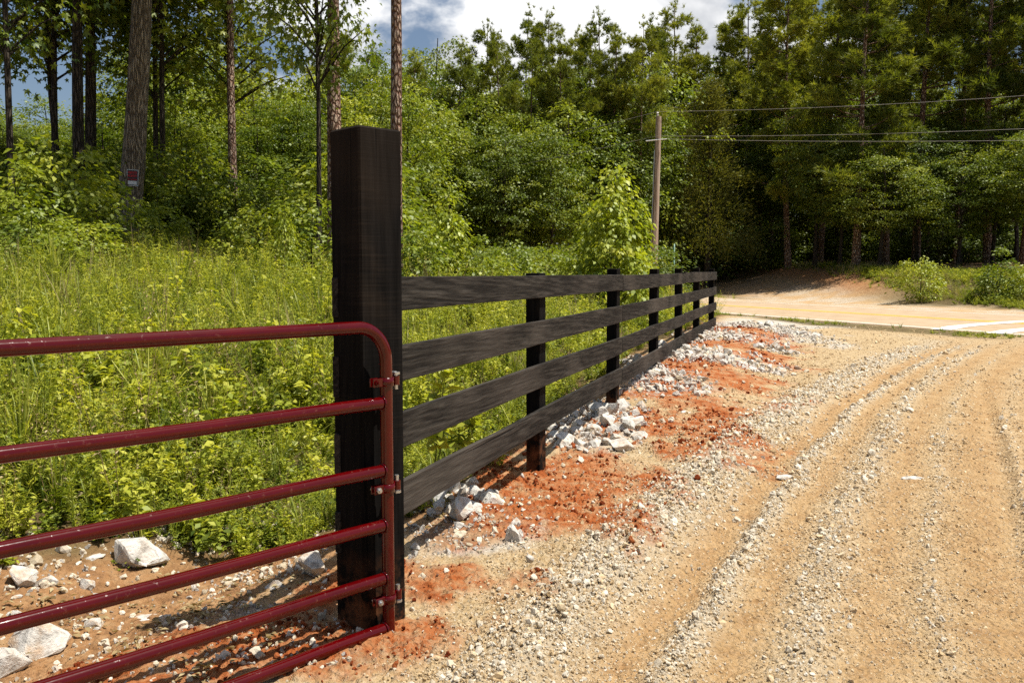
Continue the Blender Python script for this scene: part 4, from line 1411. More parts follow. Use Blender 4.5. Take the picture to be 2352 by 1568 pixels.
# ---- saplings and shrubs
PL = ('stem', 'foliage')
place('sapling', 1402, 19, 392, 'bright bushy sweetgum sapling behind the fence, beside the utility pole', 'sapling', vi=0, wide=1.05, parts=PL)
place('sapling', 1040, 17, 425, 'narrow bright sapling behind the fence near the gatepost', 'sapling', vi=1, wide=0.95, parts=PL)
place('sapling', 662, 14, 452, 'thin upright seedling in the tall weeds left of the gatepost', 'sapling', vi=1, wide=0.55, parts=PL)
for px, Y, tp, lb in [(940, 15, 515, 'reddish-tipped shrub rising behind the first rail by the gatepost'), (1110, 17, 540, 'low leafy shrub behind the fence between the two saplings'),
                      (1180, 18.5, 555, 'low shrub behind the middle of the first fence bay'), (1262, 20, 560, 'low rounded shrub left of the bushy sapling'),
                      (2292, 31, 568, 'bright rounded shrub on the roadside bank near the picture edge'), (2112, 33, 590, 'small upright shrub on the roadside bank'),
                      (2365, 30, 605, 'leafy shrub cut by the edge of the picture on the roadside bank'),
                      (45, 13.5, 370, 'broad-leaved shrub at the far left edge of the bank'), (135, 15, 320, 'tall leafy shrub below the two thin trunks'),
                      (232, 16.5, 385, 'leafy shrub below the paired dark trunks'), (85, 12, 480, 'low leafy shrub in front of the tall left shrub'),
                      (715, 15.5, 440, 'leafy shrub hiding the foot of the scaly pine beside the gatepost'), (600, 16, 470, 'low leafy shrub below the slim pine'), (372, 19.5, 430, 'vine-leaved shrub at the foot of the big oak'), (185, 13.5, 500, 'low sunlit shrub at the edge of the tall grass')]:
    place('shrub', px, Y, tp, lb, 'shrub', wide=1.2, parts=PL)
for i in range(30):
    px = -40 + i * 32 + random.uniform(-10, 10)
    place(('darkshrub', 'shrub', 'shrub')[i % 3], px, random.uniform(22, 26), random.uniform(330, 480), 'leafy shrub in the understorey along the back of the weedy bank', 'shrub', 'understorey shrubs behind the bank', wide=1.35, parts=PL)
for i in range(16):
    px = 925 + i * 37 + random.uniform(-10, 10)
    place('darkshrub', px, random.uniform(27, 36), random.uniform(545, 590), 'shrub in the hedge-like undergrowth below the wood behind the fence', 'shrub', 'undergrowth below the wood behind the fence', wide=1.25, parts=PL)

# ------------------------------------------------------------------ utility pole and wires
PY = 37.0
pb, pt = at_y(1501, 640, PY), at_y(1513, 268, PY)
pole = empty('utility_pole', (pb.x, PY, float(Hs(pb.x, PY)) - 0.1))
tag(pole, 'leaning weathered wooden utility pole beyond the fence', 'pole')
o0 = Vector(pole.location)
mb = MB()
bot = pb.copy()
bot = Vector((pb.x - (pb.z - o0.z) * (pt.x - pb.x) / (pt.z - pb.z), PY, o0.z))
tube(mb, [tuple(bot.lerp(pt, k / 10) - o0) for k in range(11)], [0.155 - 0.004 * k for k in range(11)], 14)
link('pole_shaft', mb.mesh('pole_shaft', M['polewood'], True), pole)
M['ceramic'] = flat_mat('ceramic', (0.42, 0.40, 0.38), 0.3)
mb = MB()
top_l = pt - o0
for k, (r_, z_) in enumerate([(0.03, 0), (0.055, 0.05), (0.035, 0.09), (0.06, 0.13), (0.03, 0.18)][:-1]):
    nr_, nz_ = [(0.03, 0), (0.055, 0.05), (0.035, 0.09), (0.06, 0.13), (0.03, 0.18)][k + 1]
    tube(mb, [tuple(top_l + Vector((-0.05, 0, z_))), tuple(top_l + Vector((-0.05, 0, nz_)))], [r_, nr_], 10)
link('insulator', mb.mesh('insulator', M['ceramic'], True), pole)
mb = MB()
arm_z = at_y(1507, 322, PY).z
tube(mb, [(at_y(1482, 327, PY).x - o0.x, -0.17, arm_z - 0.06 - o0.z), (at_y(1530, 321, PY).x - o0.x, -0.17, arm_z + 0.02 - o0.z)], 0.02, 8)
link('cross_bar', mb.mesh('cross_bar', M['zinc'], True), pole)
mb = MB()
tube(mb, [tuple(bot.lerp(pt, 0.1) - o0 + Vector((-0.17, -0.06, 0))), tuple(bot.lerp(pt, 0.82) - o0 + Vector((-0.14, -0.06, 0)))], 0.02, 6)
link('ground_wire', mb.mesh('ground_wire', M['zinc'], True), pole)
m_ = new_mat('wire')
NT(m_).principled((0.30, 0.28, 0.26), 0.6, Metallic=0.3)
M['wire'] = m_


def wire(label, a, b, sag, rad=0.006):
    mb = MB()
    pts = []
    for k in range(25):
        t_ = k / 24
        p = a.lerp(b, t_)
        p.z -= sag * 4 * t_ * (1 - t_)
        pts.append(tuple(p))
    tube(mb, pts, rad, 6)
    tag(link('power_line', mb.mesh('power_line', M['wire'], True)), label, 'wire', 'overhead wires on the utility pole')


tipw = pt + Vector((-0.05, 0, 0.2))
wire('highest overhead wire running from the pole top towards the right', tipw, at_y(2900, 172, 30), 0.25)
wire('highest overhead wire running from the pole top behind the gatepost', tipw, at_y(300, 500, 60), 0.5)
mw = at_y(1509, 314, PY) + Vector((0, -0.17, 0))
wire('middle overhead wire leaving the pole shaft towards the right', mw, at_y(2900, 266, 30), 0.2)
wire('lower overhead wire leaving the pole shaft behind the gatepost', mw, at_y(300, 520, 60), 0.4)
wire('lowest overhead wire leaving the cross bar towards the right', at_y(1530, 321, PY) + Vector((0, -0.17, 0)), at_y(2900, 310, 30), 0.15)

# ---- green steel marker post and dead stub by the track entrance
for px, Y, y0_, y1_, nm, lb, mt, rr in ((1549, 40, 640, 560, 'marker_post', 'thin green steel marker post beside the track entrance', (0.10, 0.22, 0.16), 0.03),):
    mb = MB()
    a, b = at_y(px, y1_, Y), None
    gz = float(Hs(a.x, Y))
    # T-shaped steel section with studs
    mt_ = flat_mat('marker_green', mt, 0.5)
    for (x0, x1, y0, y1) in ((-0.03, 0.03, -0.004, 0.004), (-0.004, 0.004, 0.004, 0.045)):
        v = [(x, y, z) for z in (-0.3, a.z - gz) for x, y in ((x0, y0), (x1, y0), (x1, y1), (x0, y1))]
        mb.add(v, [(0, 1, 5, 4), (1, 2, 6, 5), (2, 3, 7, 6), (3, 0, 4, 7), (4, 5, 6, 7)])
    for k in range(14):
        zc = 0.1 + k * (a.z - gz - 0.15) / 14
        v = [(x, y, z) for z in (zc, zc + 0.03) for x, y in ((-0.01, -0.018), (0.01, -0.018), (0.01, -0.004), (-0.01, -0.004))]
        mb.add(v, [(0, 1, 5, 4), (1, 2, 6, 5), (2, 3, 7, 6), (3, 0, 4, 7), (4, 5, 6, 7), (0, 3, 2, 1)])
    o = link(nm, mb.mesh(nm, mt_), None, (a.x, Y, gz))
    tag(o, lb, 'post')

# ------------------------------------------------------------------ loose stones
STONES = [bm_mesh('stone', hull_stone(300 + i, 1.0, 0.62 + 0.3 * random.random(), 0.48 + 0.26 * random.random(), 11 + i % 5), M['stone']) for i in range(14)]
CHUNKS = [bm_mesh('stone', hull_stone(360 + i, 1.0, 0.86, 0.8, 14), M['stone']) for i in range(5)]
FLATS = [bm_mesh('stone', hull_stone(330 + i, 1.0, 0.7, 0.26, 13), M['stone']) for i in range(4)]


def put_stone(x, y, size, label, group=None, lift=0.0, me=None, rz=None, tilt=0.5, sink=0.28, name='stone', cat='stone'):
    o = link(name, me or random.choice(STONES))
    zs = [v.co.z for v in o.data.vertices]
    o.rotation_euler = (random.uniform(-tilt, tilt), random.uniform(-tilt, tilt), random.uniform(0, 6.28) if rz is None else rz)
    o.location = (x, y, float(Hs(x, y)) + 0.012 + (-min(zs) - sink) * size + lift)
    o.scale = (size * random.uniform(0.9, 1.1), size * random.uniform(0.9, 1.1), size * random.uniform(0.9, 1.1))
    tag(o, label, cat, group)
    return o


def named(px, py, wpx, label, me, sink=0.18, rz=0.0, tilt=0.15):
    p = on_z(px, py, 0.02)
    zg = float(Hs(p.x, p.y))
    p = on_z(px, py, zg)
    put_stone(p.x, p.y, wpx / F_PX * p.y * 1.15, label, None, 0.0, me, rz, tilt, sink)


named(322, 1308, 128, 'large white split boulder at the edge of the weeds behind the gate', CHUNKS[0], rz=0.3, sink=0.22)
named(47, 1348, 78, 'squarish tan boulder at the left picture edge below the weeds', CHUNKS[1], rz=0.8)
named(105, 1362, 66, 'pale wedge-shaped stone beside the squarish tan boulder', STONES[2], rz=0.6)
named(215, 1285, 62, 'flat pale stone beside the large white split boulder', FLATS[0], rz=0.2)
named(720, 1318, 84, 'grey boulder in shadow beside the gatepost', CHUNKS[4], rz=1.2)
named(92, 1502, 140, 'biggest cream boulder, low behind the gate bars', CHUNKS[2], rz=0.5, sink=0.2)
named(14, 1545, 115, 'pale grey boulder in the lower left corner', CHUNKS[3], rz=0.2)
named(30, 1445, 50, 'small grey stone tucked behind the biggest cream boulder', STONES[6])
named(570, 1172, 74, 'flat white slab lying among the weeds behind the gate', FLATS[1], rz=0.1, sink=-0.05)
named(22, 1385, 56, 'low white stone at the picture edge behind the gate', FLATS[2])
named(195, 1372, 50, 'small grey stone above the biggest cream boulder', STONES[7])
named(215, 1388, 66, 'flat yellowish stone right above the biggest cream boulder', FLATS[3])
named(340, 1408, 96, 'long pale slab on the dirt in the middle of the gate', FLATS[0], rz=0.3)
named(545, 1385, 60, 'pale stone at the tip of the gatepost shadow', FLATS[1], rz=0.4)
named(630, 1350, 48, 'crumbled tan stone above the gatepost shadow', STONES[8])
named(215, 1445, 44, 'small white stone right of the biggest cream boulder', STONES[9])
named(380, 1420, 44, 'small white stone beside the long pale slab', STONES[10])
named(420, 1440, 50, 'low white stone below the long pale slab', FLATS[2])
named(515, 1245, 34, 'small pale stone where the weeds meet bare dirt', STONES[11])
named(1598, 1135, 44, 'flat white stone pressed into the driveway edge', FLATS[1], sink=0.08)
named(1563, 1160, 42, 'flat cream stone next to the flat white one on the driveway', FLATS[2], sink=0.1)
named(2097, 1100, 62, 'thin flat stone pressed into the driveway wheel track', FLATS[3], sink=0.14)
named(1678, 1070, 44, 'brown stone lying apart on the driveway gravel', STONES[12])
named(1800, 1100, 44, 'white shard lying on the driveway gravel ridge', FLATS[0], sink=0.1)
named(1572, 945, 34, 'lone pale stone on the red clay beside the third post', STONES[13])
named(1500, 1128, 30, 'small white stone in the red clay past the second post', STONES[2])
named(1195, 1170, 32, 'small white stone in front of the second post', STONES[6])
named(1050, 1215, 40, 'blue-grey stone under the lowest board near the gatepost', STONES[7])

ROWS = [
    ('pale riprap stone in the shaded pile under the first fence bay', 'riprap under the first bay', [(1060, 1155, 75, 45, 0.0)], 18, (0.13, 0.20)),
    ('white riprap stone in the pile between the second and third posts', 'riprap between second and third posts', [(1365, 985, 115, 45, 0.05), (1420, 960, 60, 30, 0.06), (1300, 1000, 45, 30, 0.03)], 62, (0.10, 0.19)),
    ('white riprap stone in the row past the third post', 'riprap row past the third post', [(1520, 888, 95, 20, 0.12), (1470, 860, 50, 24, 0.14), (1590, 905, 40, 10, 0.1)], 62, (0.09, 0.17)),
    ('white riprap stone in the row past the fourth post', 'riprap row past the fourth post', [(1600, 828, 85, 13, 0.18), (1720, 848, 70, 9, 0.13), (1560, 815, 40, 16, 0.2)], 66, (0.10, 0.19)),
    ('white riprap stone in the row past the fifth post', 'riprap row past the fifth post', [(1650, 783, 70, 9, 0.2), (1780, 808, 50, 7, 0.13)], 44, (0.10, 0.2)),
    ('white riprap stone in the last pile by the fence end', 'riprap by the fence end', [(1690, 752, 50, 7, 0.22), (1770, 748, 70, 7, 0.17), (1820, 765, 50, 8, 0.13)], 46, (0.10, 0.22)),
]
for lb, gp_, ells, n, (s0, s1) in ROWS:
    E_ = [patch(*e_) for e_ in ells]
    done = []
    ar = [a[2] * a[3] for a in E_]
    tries = 0
    while len(done) < n and tries < 4000:
        tries += 1
        cx, cyy, rx, ry = random.choices(E_, ar)[0]
        a_, r_ = random.uniform(0, 6.28), math.sqrt(random.random())
        x, y = cx + rx * r_ * math.cos(a_), cyy + ry * r_ * math.sin(a_)
        sz = random.uniform(s0, s1) * random.choice((0.85, 1.2, 1.3))
        cl = [(math.hypot(x - a, y - b), c, d) for a, b, c, d in done]
        lift = 0.0
        near = [c_ for c_ in cl if c_[0] < 0.33 * (sz + c_[1])]
        if near:
            if len(near) > 3 or max(c_[2] for c_ in near) > 0:
                continue
            lift = 0.30 * max(c_[1] for c_ in near)
        done.append((x, y, sz, lift))
        put_stone(x, y, sz, lb, gp_, lift)

# ------------------------------------------------------------------ scattered stuff: instances of small meshes on points
def scatter(name, sources, P, rot, scale, idx, label, kind='stuff'):
    """one object that carries many copies of small source meshes"""
    c = bpy.data.collections.new(name + '_sources')
    for i, me_ in enumerate(sources):
        o = bpy.data.objects.new('%s_source_%02d' % (name, i), me_)
        c.objects.link(o)
    me_ = bpy.data.meshes.new(name)
    me_.vertices.add(len(P))
    me_.vertices.foreach_set('co', np.asarray(P, np.float32).ravel())
    for nm, ty, val in (('rot', 'FLOAT_VECTOR', rot), ('siz', 'FLOAT_VECTOR', scale)):
        a = me_.attributes.new(nm, ty, 'POINT')
        a.data.foreach_set('vector', np.asarray(val, np.float32).ravel())
    a = me_.attributes.new('idx', 'INT', 'POINT')
    a.data.foreach_set('value', np.asarray(idx, np.int32))
    ob = link(name, me_)
    ng = bpy.data.node_groups.new(name, 'GeometryNodeTree')
    ng.interface.new_socket('Geometry', in_out='INPUT', socket_type='NodeSocketGeometry')
    ng.interface.new_socket('Geometry', in_out='OUTPUT', socket_type='NodeSocketGeometry')
    N, Lk = ng.nodes, ng.links
    gi, go = N.new('NodeGroupInput'), N.new('NodeGroupOutput')
    ci = N.new('GeometryNodeCollectionInfo')
    ci.inputs['Collection'].default_value = c
    ci.inputs['Separate Children'].default_value = True
    ci.inputs['Reset Children'].default_value = True
    ip = N.new('GeometryNodeInstanceOnPoints')
    ip.inputs['Pick Instance'].default_value = True

    def na(nm, ty):
        n_ = N.new('GeometryNodeInputNamedAttribute')
        n_.data_type = ty
        n_.inputs['Name'].default_value = nm
        return n_.outputs['Attribute']
    er = N.new('FunctionNodeEulerToRotation')
    Lk.new(na('rot', 'FLOAT_VECTOR'), er.inputs[0])
    Lk.new(gi.outputs[0], ip.inputs['Points'])
    Lk.new(ci.outputs[0], ip.inputs['Instance'])
    Lk.new(na('idx', 'INT'), ip.inputs['Instance Index'])
    Lk.new(er.outputs[0], ip.inputs['Rotation'])
    Lk.new(na('siz', 'FLOAT_VECTOR'), ip.inputs['Scale'])
    Lk.new(ip.outputs[0], go.inputs[0])
    md = ob.modifiers.new('scatter', 'NODES')
    md.node_group = ng
    tag(ob, label, None, None, kind)
    return ob


def blades(mb, rg, n, h, spread, w=0.006, curve=0.5, r=0.5, base_r=0.05, mi=0):
    """arching grass blades, three segments each"""
    a = rg.random(n) * 2 * math.pi
    b0 = np.stack([np.cos(a), np.sin(a), np.zeros(n)], 1)
    base = b0 * (rg.random((n, 1)) * base_r)
    L = h * (0.55 + 0.6 * rg.random((n, 1)))
    lean = spread * rg.random((n, 1))
    side = np.stack([-np.sin(a), np.cos(a), np.zeros(n)], 1) * w
    pts = []
    for t, wf in ((0, 0.8), (0.4, 1.0), (0.75, 0.65), (1.0, 0.0)):
        c = base + b0 * (lean * L * (t * 0.45 + curve * t ** 2.2)) + np.array([0, 0, 1.0]) * L * (t - 0.55 * curve * lean * t ** 2.6)
        pts.append((c - side * wf, c + side * wf))
    v = np.stack([pts[0][0], pts[0][1], pts[1][0], pts[1][1], pts[2][0], pts[2][1], pts[3][0]], 1)
    k = np.arange(n)[:, None] * 7
    rr = np.clip(r + 0.15 * rg.normal(size=n), 0, 1)
    V = v.reshape(-1, 3)
    base_n = mb.n
    mb.add(V, np.concatenate([k + np.array([0, 1, 3, 2]), k + np.array([2, 3, 5, 4])]), np.repeat(rr, 7), mi)
    mb.f.append((k + np.array([4, 5, 6])) + base_n)
    mb.m.append(np.full(n, mi))


def leafy(seed, nst, h, leaf, nl, wid, spread, r=0.5, top=0.2, up=0.3, stem_w=0.0035):
    """upright stems with leaves set round them"""
    rg = np.random.default_rng(seed)
    mb = MB()
    for s_ in range(nst):
        a = rg.random() * 6.28
        ln = spread * (0.2 + rg.random())
        hh = h * (0.6 + 0.5 * rg.random())
        o = np.array([math.cos(a), math.sin(a), 0]) * 0.04 * rg.random()
        tip = o + np.array([math.cos(a) * ln * hh, math.sin(a) * ln * hh, hh])
        mid = (o + tip) / 2 + np.array([0, 0, 0.06 * hh])
        tube(mb, [tuple(o), tuple(mid), tuple(tip)], [stem_w, stem_w * 0.8, 0.001], 3, 0.35, cap=False)
        t = top + (1 - top) * rg.random(nl)
        p = o * (1 - t[:, None]) ** 2 + 2 * mid * (t * (1 - t))[:, None] + tip * (t ** 2)[:, None]
        an = rg.random(nl) * 6.28
        d = np.stack([np.cos(an), np.sin(an), np.full(nl, up) + 0.35 * rg.normal(size=nl)], 1)
        n_ = np.array([0, 0, 1.0]) + rg.normal(size=(nl, 3)) * 0.4
        add_leaves(mb, p, d, n_, leaf * (0.55 + 0.6 * rg.random(nl)) * (1.1 - 0.5 * t), wid, np.clip(r + 0.12 * rg.normal() + 0.14 * rg.normal(size=nl), 0, 1))
    return mb


def grass_me(seed, n, h, spread, mat, w=0.006, curve=0.5, r=0.5, base_r=0.06):
    rg = np.random.default_rng(seed)
    mb = MB()
    blades(mb, rg, n, h, spread, w, curve, r, base_r)
    return mb.mesh('blades', mat)


def cover_me(seed):
    rg = np.random.default_rng(seed)
    mb = MB()
    n = 90
    a = rg.random(n) * 6.28
    rr = 0.22 * np.sqrt(rg.random(n))
    p = np.stack([np.cos(a) * rr, np.sin(a) * rr, 0.02 + 0.10 * rg.random(n)], 1)
    add_leaves(mb, p, np.stack([np.cos(a * 3), np.sin(a * 3), 0.1 * rg.normal(size=n)], 1), np.array([0, 0, 1.0]) + rg.normal(size=(n, 3)) * 0.35, 0.045 * (0.6 + 0.8 * rg.random(n)), 0.7, np.clip(0.5 + 0.2 * rg.normal(size=n), 0, 1))
    return mb.mesh('cover', M['leaf_weed'])


WEEDS = [
    grass_me(400, 26, 0.42, 1.1, M['leaf_grass'], 0.006, 0.7), grass_me(401, 30, 0.62, 1.0, M['leaf_grass'], 0.0055, 0.8), grass_me(402, 24, 0.85, 0.9, M['leaf_grass'], 0.007, 0.85),
    leafy(410, 6, 0.62, 0.095, 40, 0.20, 0.55, 0.5, 0.15, 0.3).mesh('weed', M['leaf_weed']), leafy(411, 5, 0.85, 0.10, 50, 0.17, 0.40, 0.6, 0.2, 0.4).mesh('weed', M['leaf_weed']),
    leafy(412, 6, 0.55, 0.07, 60, 0.10, 0.22, 0.6, 0.1, 0.7).mesh('weed', M['leaf_weed']),
    leafy(420, 6, 0.30, 0.065, 18, 0.55, 0.5, 0.5).mesh('weed', M['leaf_weed']), leafy(421, 7, 0.50, 0.095, 22, 0.5, 0.7, 0.55).mesh('weed', M['leaf_weed']), leafy(422, 8, 0.22, 0.05, 14, 0.6, 0.7, 0.45).mesh('weed', M['leaf_weed']),
    cover_me(430), cover_me(431),
    grass_me(440, 9, 0.9, 0.4, M['leaf_dry'], 0.003, 0.35), leafy(441, 3, 0.8, 0.06, 8, 0.3, 0.35, 0.6).mesh('weed', M['leaf_dry']),
    leafy(450, 5, 0.60, 0.13, 16, 0.6, 0.75, 0.7, 0.25, 0.1).mesh('weed', M['leaf_weed']),
]


def scatter_pts(n, x0, x1, y0, y1, dens):
    """points by rejection against a density for each square metre"""
    x, y = rng.uniform(x0, x1, n), rng.uniform(y0, y1, n)
    k = rng.random(n) < np.clip(dens(x, y) * (x1 - x0) * (y1 - y0) / n, 0, 1)
    return x[k], y[k]


def wedge(x, y, m=1.5):
    return (np.abs(x) < 0.60 * y + m).astype(float)


def build_weeds():
    x, y = scatter_pts(380000, -21, 16, 3.6, 36, lambda x, y: weed_mask(x, y) * wedge(x, y) * (0.3 + 0.7 * sstep(0.34, 0.46, fbm(x * 1.7, y * 1.7, 3, 65))) * np.clip(7200 / y ** 2, 14, 240) * (1 - sstep(13, 18, -st(x, y)[1])))
    n = len(x)
    s, t = st(x, y)
    depth = np.clip((-t - 0.3) / 5, 0, 1) * 0.6 + np.clip((y - 4.5) / 7, 0, 1) * 0.4
    zone = fbm(x * 0.7, y * 0.7, 3, 61)
    u = rng.random(n)
    idx = np.zeros(n, int)
    tall = depth + (zone - 0.5) * 0.9
    low = np.array([6, 0, 8, 9, 5, 7, 6, 8, 1, 6, 7, 12, 0, 9, 3, 13, 7])
    high = np.array([1, 2, 3, 4, 5, 7, 5, 13, 6, 3, 1, 7, 0, 2, 7, 4, 11, 12, 6, 3, 5, 1])
    idx = np.where(rng.random(n) < sstep(0.15, 0.75, tall), high[(u * len(high)).astype(int)], low[(u * len(low)).astype(int)])
    idx = np.where((y > 12) & ((idx == 2) | (idx == 1)), np.where(rng.random(n) < 0.5, 5, 7), idx)
    sc = (0.75 + 0.55 * rng.random(n)) * (0.54 + 0.20 * depth) * np.clip(y / 13, 1, 1.5)
    sc = sc * (0.55 + 0.45 * sstep(0.0, 0.6, weed_mask(x, y))) * np.where(t > -1.6, 0.75, 1.0) * (1 - 0.5 * sstep(6.0, 10.0, -t)) * (0.6 + 0.9 * fbm(x * 0.9, y * 0.9, 3, 63))
    P = np.stack([x, y, Hs(x, y) - 0.01], 1)
    rot = np.stack([rng.normal(size=n) * 0.12, rng.normal(size=n) * 0.12, rng.random(n) * 6.28], 1)
    scatter('weeds', WEEDS, P, rot, np.stack([sc, sc, sc * (0.85 + 0.3 * rng.random(n))], 1), idx, 'tall sunlit yellow-green grass and weeds covering the bank')
    print('weeds', n)
    # bank across the road, dry verge and green strip at the near road edge
    def far_d(x, y):
        q, u = qu(x, y)
        pr = x - path_x(y)
        m = sstep(9.0, 10.6, q) * (1 - sstep(19, 23, q)) * np.maximum(sstep(2.6, 3.8, pr), sstep(2.2, 3.0, -pr)) * wedge(x, y, 4)
        return m * 40
    x, y = scatter_pts(120000, 6, 34, 22, 60, far_d)
    n = len(x)
    dry = sstep(0.34, 0.56, fbm(x * 0.4, y * 0.4, 3, 71) + 0.12 * (x < path_x(y)))
    idx = np.where(rng.random(n) < dry, np.array([11, 0, 12, 1])[rng.integers(0, 4, n)], np.array([0, 1, 3, 5, 7, 13])[rng.integers(0, 6, n)])
    sc = 0.34 + 0.34 * rng.random(n)
    scatter('roadside_grass', WEEDS, np.stack([x, y, Hs(x, y) - 0.01], 1), np.stack([np.zeros(n), np.zeros(n), rng.random(n) * 6.28], 1), np.stack([sc * 1.3, sc * 1.3, sc * 0.8], 1), idx, 'half-dry grass and weeds on the bank across the road')

    def strip_d(x, y):
        q, u = qu(x, y)
        w_ = (fbm(u * 1.1, q * 0.5, 3, 75) - 0.5) * 0.7
        return sstep(-1.15, -0.85, q + w_) * (1 - sstep(-0.35, -0.2, q)) * sstep(-2.2, -0.5, u + w_ * 2) * 60 * (0.1 + 0.9 * sstep(0.4, 0.6, fbm(u * 1.1, q, 2, 77)))
    x, y = scatter_pts(160000, 0, 13, 14, 36, strip_d)
    n = len(x)
    idx = np.array([0, 8, 9, 6])[rng.integers(0, 4, n)]
    sc = 0.16 + 0.22 * rng.random(n)
    scatter('verge_grass', WEEDS, np.stack([x, y, Hs(x, y) - 0.01], 1), np.stack([np.zeros(n), np.zeros(n), rng.random(n) * 6.28], 1), np.stack([sc * 1.2, sc * 1.2, sc], 1), idx, 'thin strip of short green grass along the road edge')


build_weeds()

# ---- broad-leaved seedlings right behind the boards
for px, Y, h_, lb in [(985, 5.3, 0.95, 'bright yellow-green broad-leaved plant seen between the boards by the gatepost'), (1050, 5.9, 0.85, 'broad-leaved plant behind the second board gap of the first bay')]:
    X = (px - CX) / F_PX * Y
    e_ = empty('broadleaf_plant', (X, Y, float(Hs(X, Y))))
    mb = leafy(460 + px, 3, h_, 0.17, 16, 0.66, 0.35, 0.92, 0.35, 0.05, 0.005)
    link('foliage', mb.mesh('foliage', M['leaf_light']), e_)
    tag(e_, lb, 'plant')
# ---- goldenrod-like clump by the pole
X = (1548 - CX) / F_PX * 33
e_ = empty('flower_clump', (X, 33, float(Hs(X, 33))))
tag(e_, 'pale yellow flowering clump at the foot of the utility pole', 'plant')
mbs = leafy(480, 26, 0.95, 0.06, 26, 0.3, 0.5, 0.6, 0.45, 0.6)
link('flowers', mbs.mesh('flowers', M['flower_yellow']), e_)

# ------------------------------------------------------------------ gravel and clods
def clod_me(seed, mat):
    r = np.random.default_rng(seed)
    bm = bmesh.new()
    bmesh.ops.create_icosphere(bm, subdivisions=2 if seed % 2 else 1, radius=0.5)
    ph = r.random(3) * 9
    for v in bm.verts:
        c = v.co
        k = 1 + 0.30 * math.sin(c.x * 7 + ph[0]) * math.cos(c.y * 6 + ph[1]) + 0.22 * math.sin(c.z * 8 + ph[2]) + r.normal() * 0.09
        v.co = Vector((c.x * k, c.y * k * 0.85, c.z * k * 0.7))
    return bm_mesh('clod', bm, mat)


CL = [clod_me(500 + i, M['clod']) for i in range(6)]
CG = [clod_me(510 + i, M['clodgrey']) for i in range(6)] + [bm_mesh('chip', hull_stone(520 + i, 1, 0.7, 0.45, 9), M['stone']) for i in range(5)]
CPALE = [clod_me(540 + i, M['clodpale']) for i in range(6)] + CL[:2]
CR = [clod_me(530 + i, M['clodred']) for i in range(6)]


def gravel(name, src, n, dens, size, label, x0=-3.4, x1=13, y0=2.2, y1=20, lift=0.12):
    x, y = scatter_pts(n, x0, x1, y0, y1, dens)
    k = len(x)
    sz = size(x, y) * np.exp(rng.normal(size=k) * 0.42)
    P = np.stack([x, y, Hfull(x, y) + sz * lift], 1)
    scatter(name, src, P, rng.random((k, 3)) * 6.28, np.stack([sz, sz, sz], 1), rng.integers(0, len(src), k), label)
    print(name, k)


def d_tan(x, y):
    z = zones(x, y)
    m = sstep(0.15, 0.7, z['t']) * (1 - 0.8 * z['band'] * (1 - z['ridge'])) * (1 - 0.45 * sstep(0.1, 0.9, z['w'])) * (1 - 0.8 * z['red']) * (1 - sstep(-0.6, 0, z['q'])) * wedge(x, y, 0.6)
    return m * np.clip(24000 / y ** 2, 10, 2600) * (0.35 + 1.2 * sstep(0.4, 0.65, fbm(x * 1.6, y * 1.6, 3, 81)))


def d_ridge(x, y):
    z = zones(x, y)
    m = np.clip(z['ridge'] * sstep(0.35, 0.9, z['t']), 0, 1) * (1 - 0.6 * z['red']) * wedge(x, y, 0.6)
    return m * np.clip(80000 / y ** 2, 10, 7000)


def d_white(x, y):
    z = zones(x, y)
    left = (z['t'] < 0.2) * np.maximum(z['brown'], z['red']) * (y < 5.4) * 0.75 * (0.3 + sstep(0.4, 0.65, fbm(x * 2.5, y * 2.5, 3, 85)))
    m = np.maximum(np.maximum(z['white'], left), 0.05 * z['red']) * (1 - 0.6 * z['red'] * (z['t'] > 0.2)) * wedge(x, y, 0.6) * (1 - sstep(-0.6, 0, z['q']))
    return m * np.clip(16000 / y ** 2, 20, 1200)


def d_red(x, y):
    z = zones(x, y)
    return z['red'] * wedge(x, y, 0.6) * np.clip(12000 / y ** 2, 20, 1000) * (0.1 + 1.3 * sstep(0.42, 0.6, fbm(x * 3, y * 3, 3, 83)))


gravel('fine_gravel', CL + CPALE[:2], 600000, lambda x, y: d_tan(x, y) * 2.6 * (y < 8), lambda x, y: 0.0062 * np.clip(y / 4.0, 0.8, 2.0) ** 0.8, 'fine tan grit over the near driveway', x1=6, y1=8)
def d_pressed(x, y):
    z = zones(x, y)
    return sstep(-0.25, 0.0, z['w']) * (1 - 0.5 * z['band']) * (1 - sstep(-0.6, 0, z['q'])) * wedge(x, y, 0.6) * np.clip(42000 / y ** 2, 30, 4200) * (0.25 + 1.1 * sstep(0.36, 0.6, fbm(x * 3.1, y * 3.1, 3, 87)))


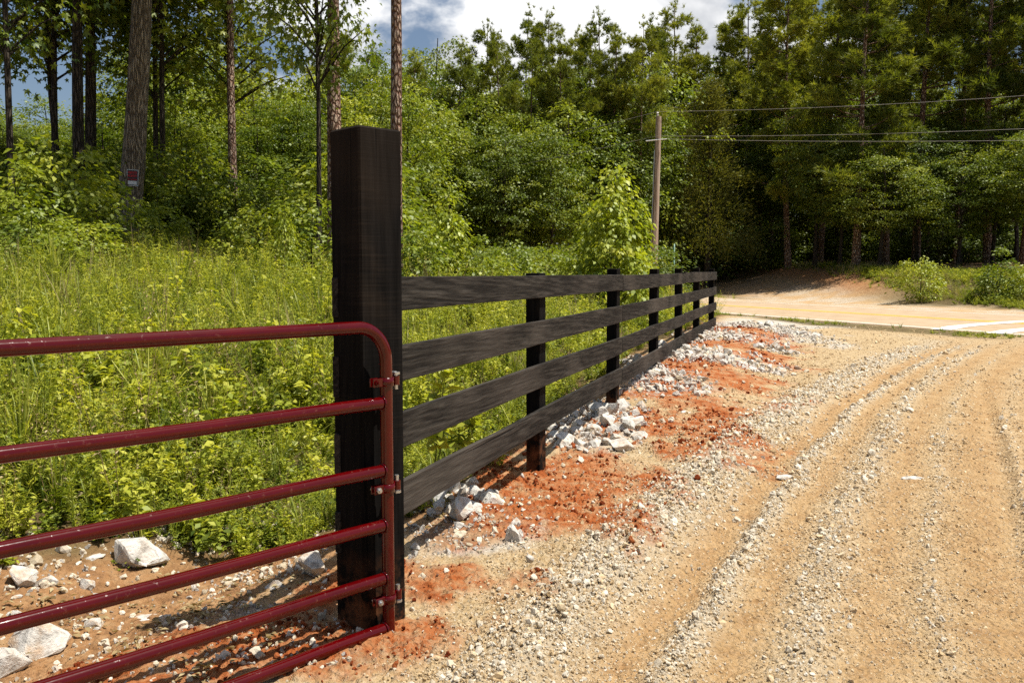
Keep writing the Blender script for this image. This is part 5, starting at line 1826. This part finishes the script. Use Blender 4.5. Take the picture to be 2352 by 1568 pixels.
gravel('pressed_grit', CL, 620000, d_pressed, lambda x, y: 0.0075 * np.clip(y / 4.0, 0.8, 2.6) ** 0.8, 'tan crumbs pressed into the wheel tracks', x0=-1, x1=9, y1=13, lift=-0.12)
gravel('gravel', CL, 900000, d_tan, lambda x, y: 0.0085 * np.clip(y / 4.0, 0.8, 2.6) ** 0.8, 'crumbly tan gravel over the driveway')
gravel('gravel_ridge', CPALE, 1000000, d_ridge, lambda x, y: 0.0125 * np.clip(y / 4.0, 0.8, 2.2) ** 0.7, 'loose pale clods thrown up in ridges between the wheel tracks', x1=8, y1=15)
gravel('stone_chips', CG, 420000, d_white, lambda x, y: 0.019 * np.clip(y / 4.0, 0.8, 3.0) ** 0.75, 'white and grey stone chips around the fence line')
gravel('clay_crumbs', CR, 320000, d_red, lambda x, y: 0.0125 * np.clip(y / 4.0, 0.8, 2.5) ** 0.8, 'dark red clay crumbs along the fence', x1=8)
RB = [bm_mesh('rubble', hull_stone(560 + i, 1, 0.75, 0.6, 10), M['stone']) for i in range(7)]
ROWP = [patch(*e_) for r_ in ROWS for e_ in r_[2]]


def d_rubble(x, y):
    wob = (fbm(x * 3, y * 3, 3, 91) - 0.5) * 0.8
    return np.maximum(blob(x, y, ROWP, wob, 0.3), 0.25 * blob(x, y, WHITES, wob, 0.3)) * 150 + 75 * np.exp(-((st(x, y)[1] - 0.02) / 0.22) ** 2) * sstep(2.9, 3.6, st(x, y)[0]) * (1 - sstep(14.5, 15.5, st(x, y)[0]))


gravel('rubble', RB, 300000, d_rubble, lambda x, y: 0.060 * np.ones(np.shape(x)), 'small white rubble filling the riprap rows', x0=-1, x1=8, y0=4, y1=20)

# ------------------------------------------------------------------ leaf litter on the bare dirt behind the gate
def litter_me(seed):
    r = np.random.default_rng(seed)
    mb = MB()
    n = 5
    p = np.stack([r.normal(size=n) * 0.03, r.normal(size=n) * 0.03, 0.004 + 0.006 * r.random(n)], 1)
    a = r.random(n) * 6.28
    add_leaves(mb, p, np.stack([np.cos(a), np.sin(a), 0.1 * r.normal(size=n)], 1), np.array([0, 0, 1.0]) + r.normal(size=(n, 3)) * 0.25, 0.026 + 0.024 * r.random(n), 0.4, r.random(n))
    return mb.mesh('litter', M['leaf_dry'])


def build_litter():
    x, y = scatter_pts(60000, -3.2, 0.2, 2.6, 6.2, lambda x, y: (st(x, y)[1] < -0.12) * wedge(x, y, 0.6) * 150 * sstep(0.42, 0.6, fbm(x * 2, y * 2, 3, 95)))
    n = len(x)
    sc = 0.6 + 0.6 * rng.random(n)
    scatter('leaf_litter', [litter_me(580 + i) for i in range(5)], np.stack([x, y, Hfull(x, y) + 0.004], 1), np.stack([np.zeros(n), np.zeros(n), rng.random(n) * 6.28], 1), np.stack([sc, sc, sc], 1), rng.integers(0, 5, n), 'dry leaf litter on the bare dirt behind the gate')


build_litter()
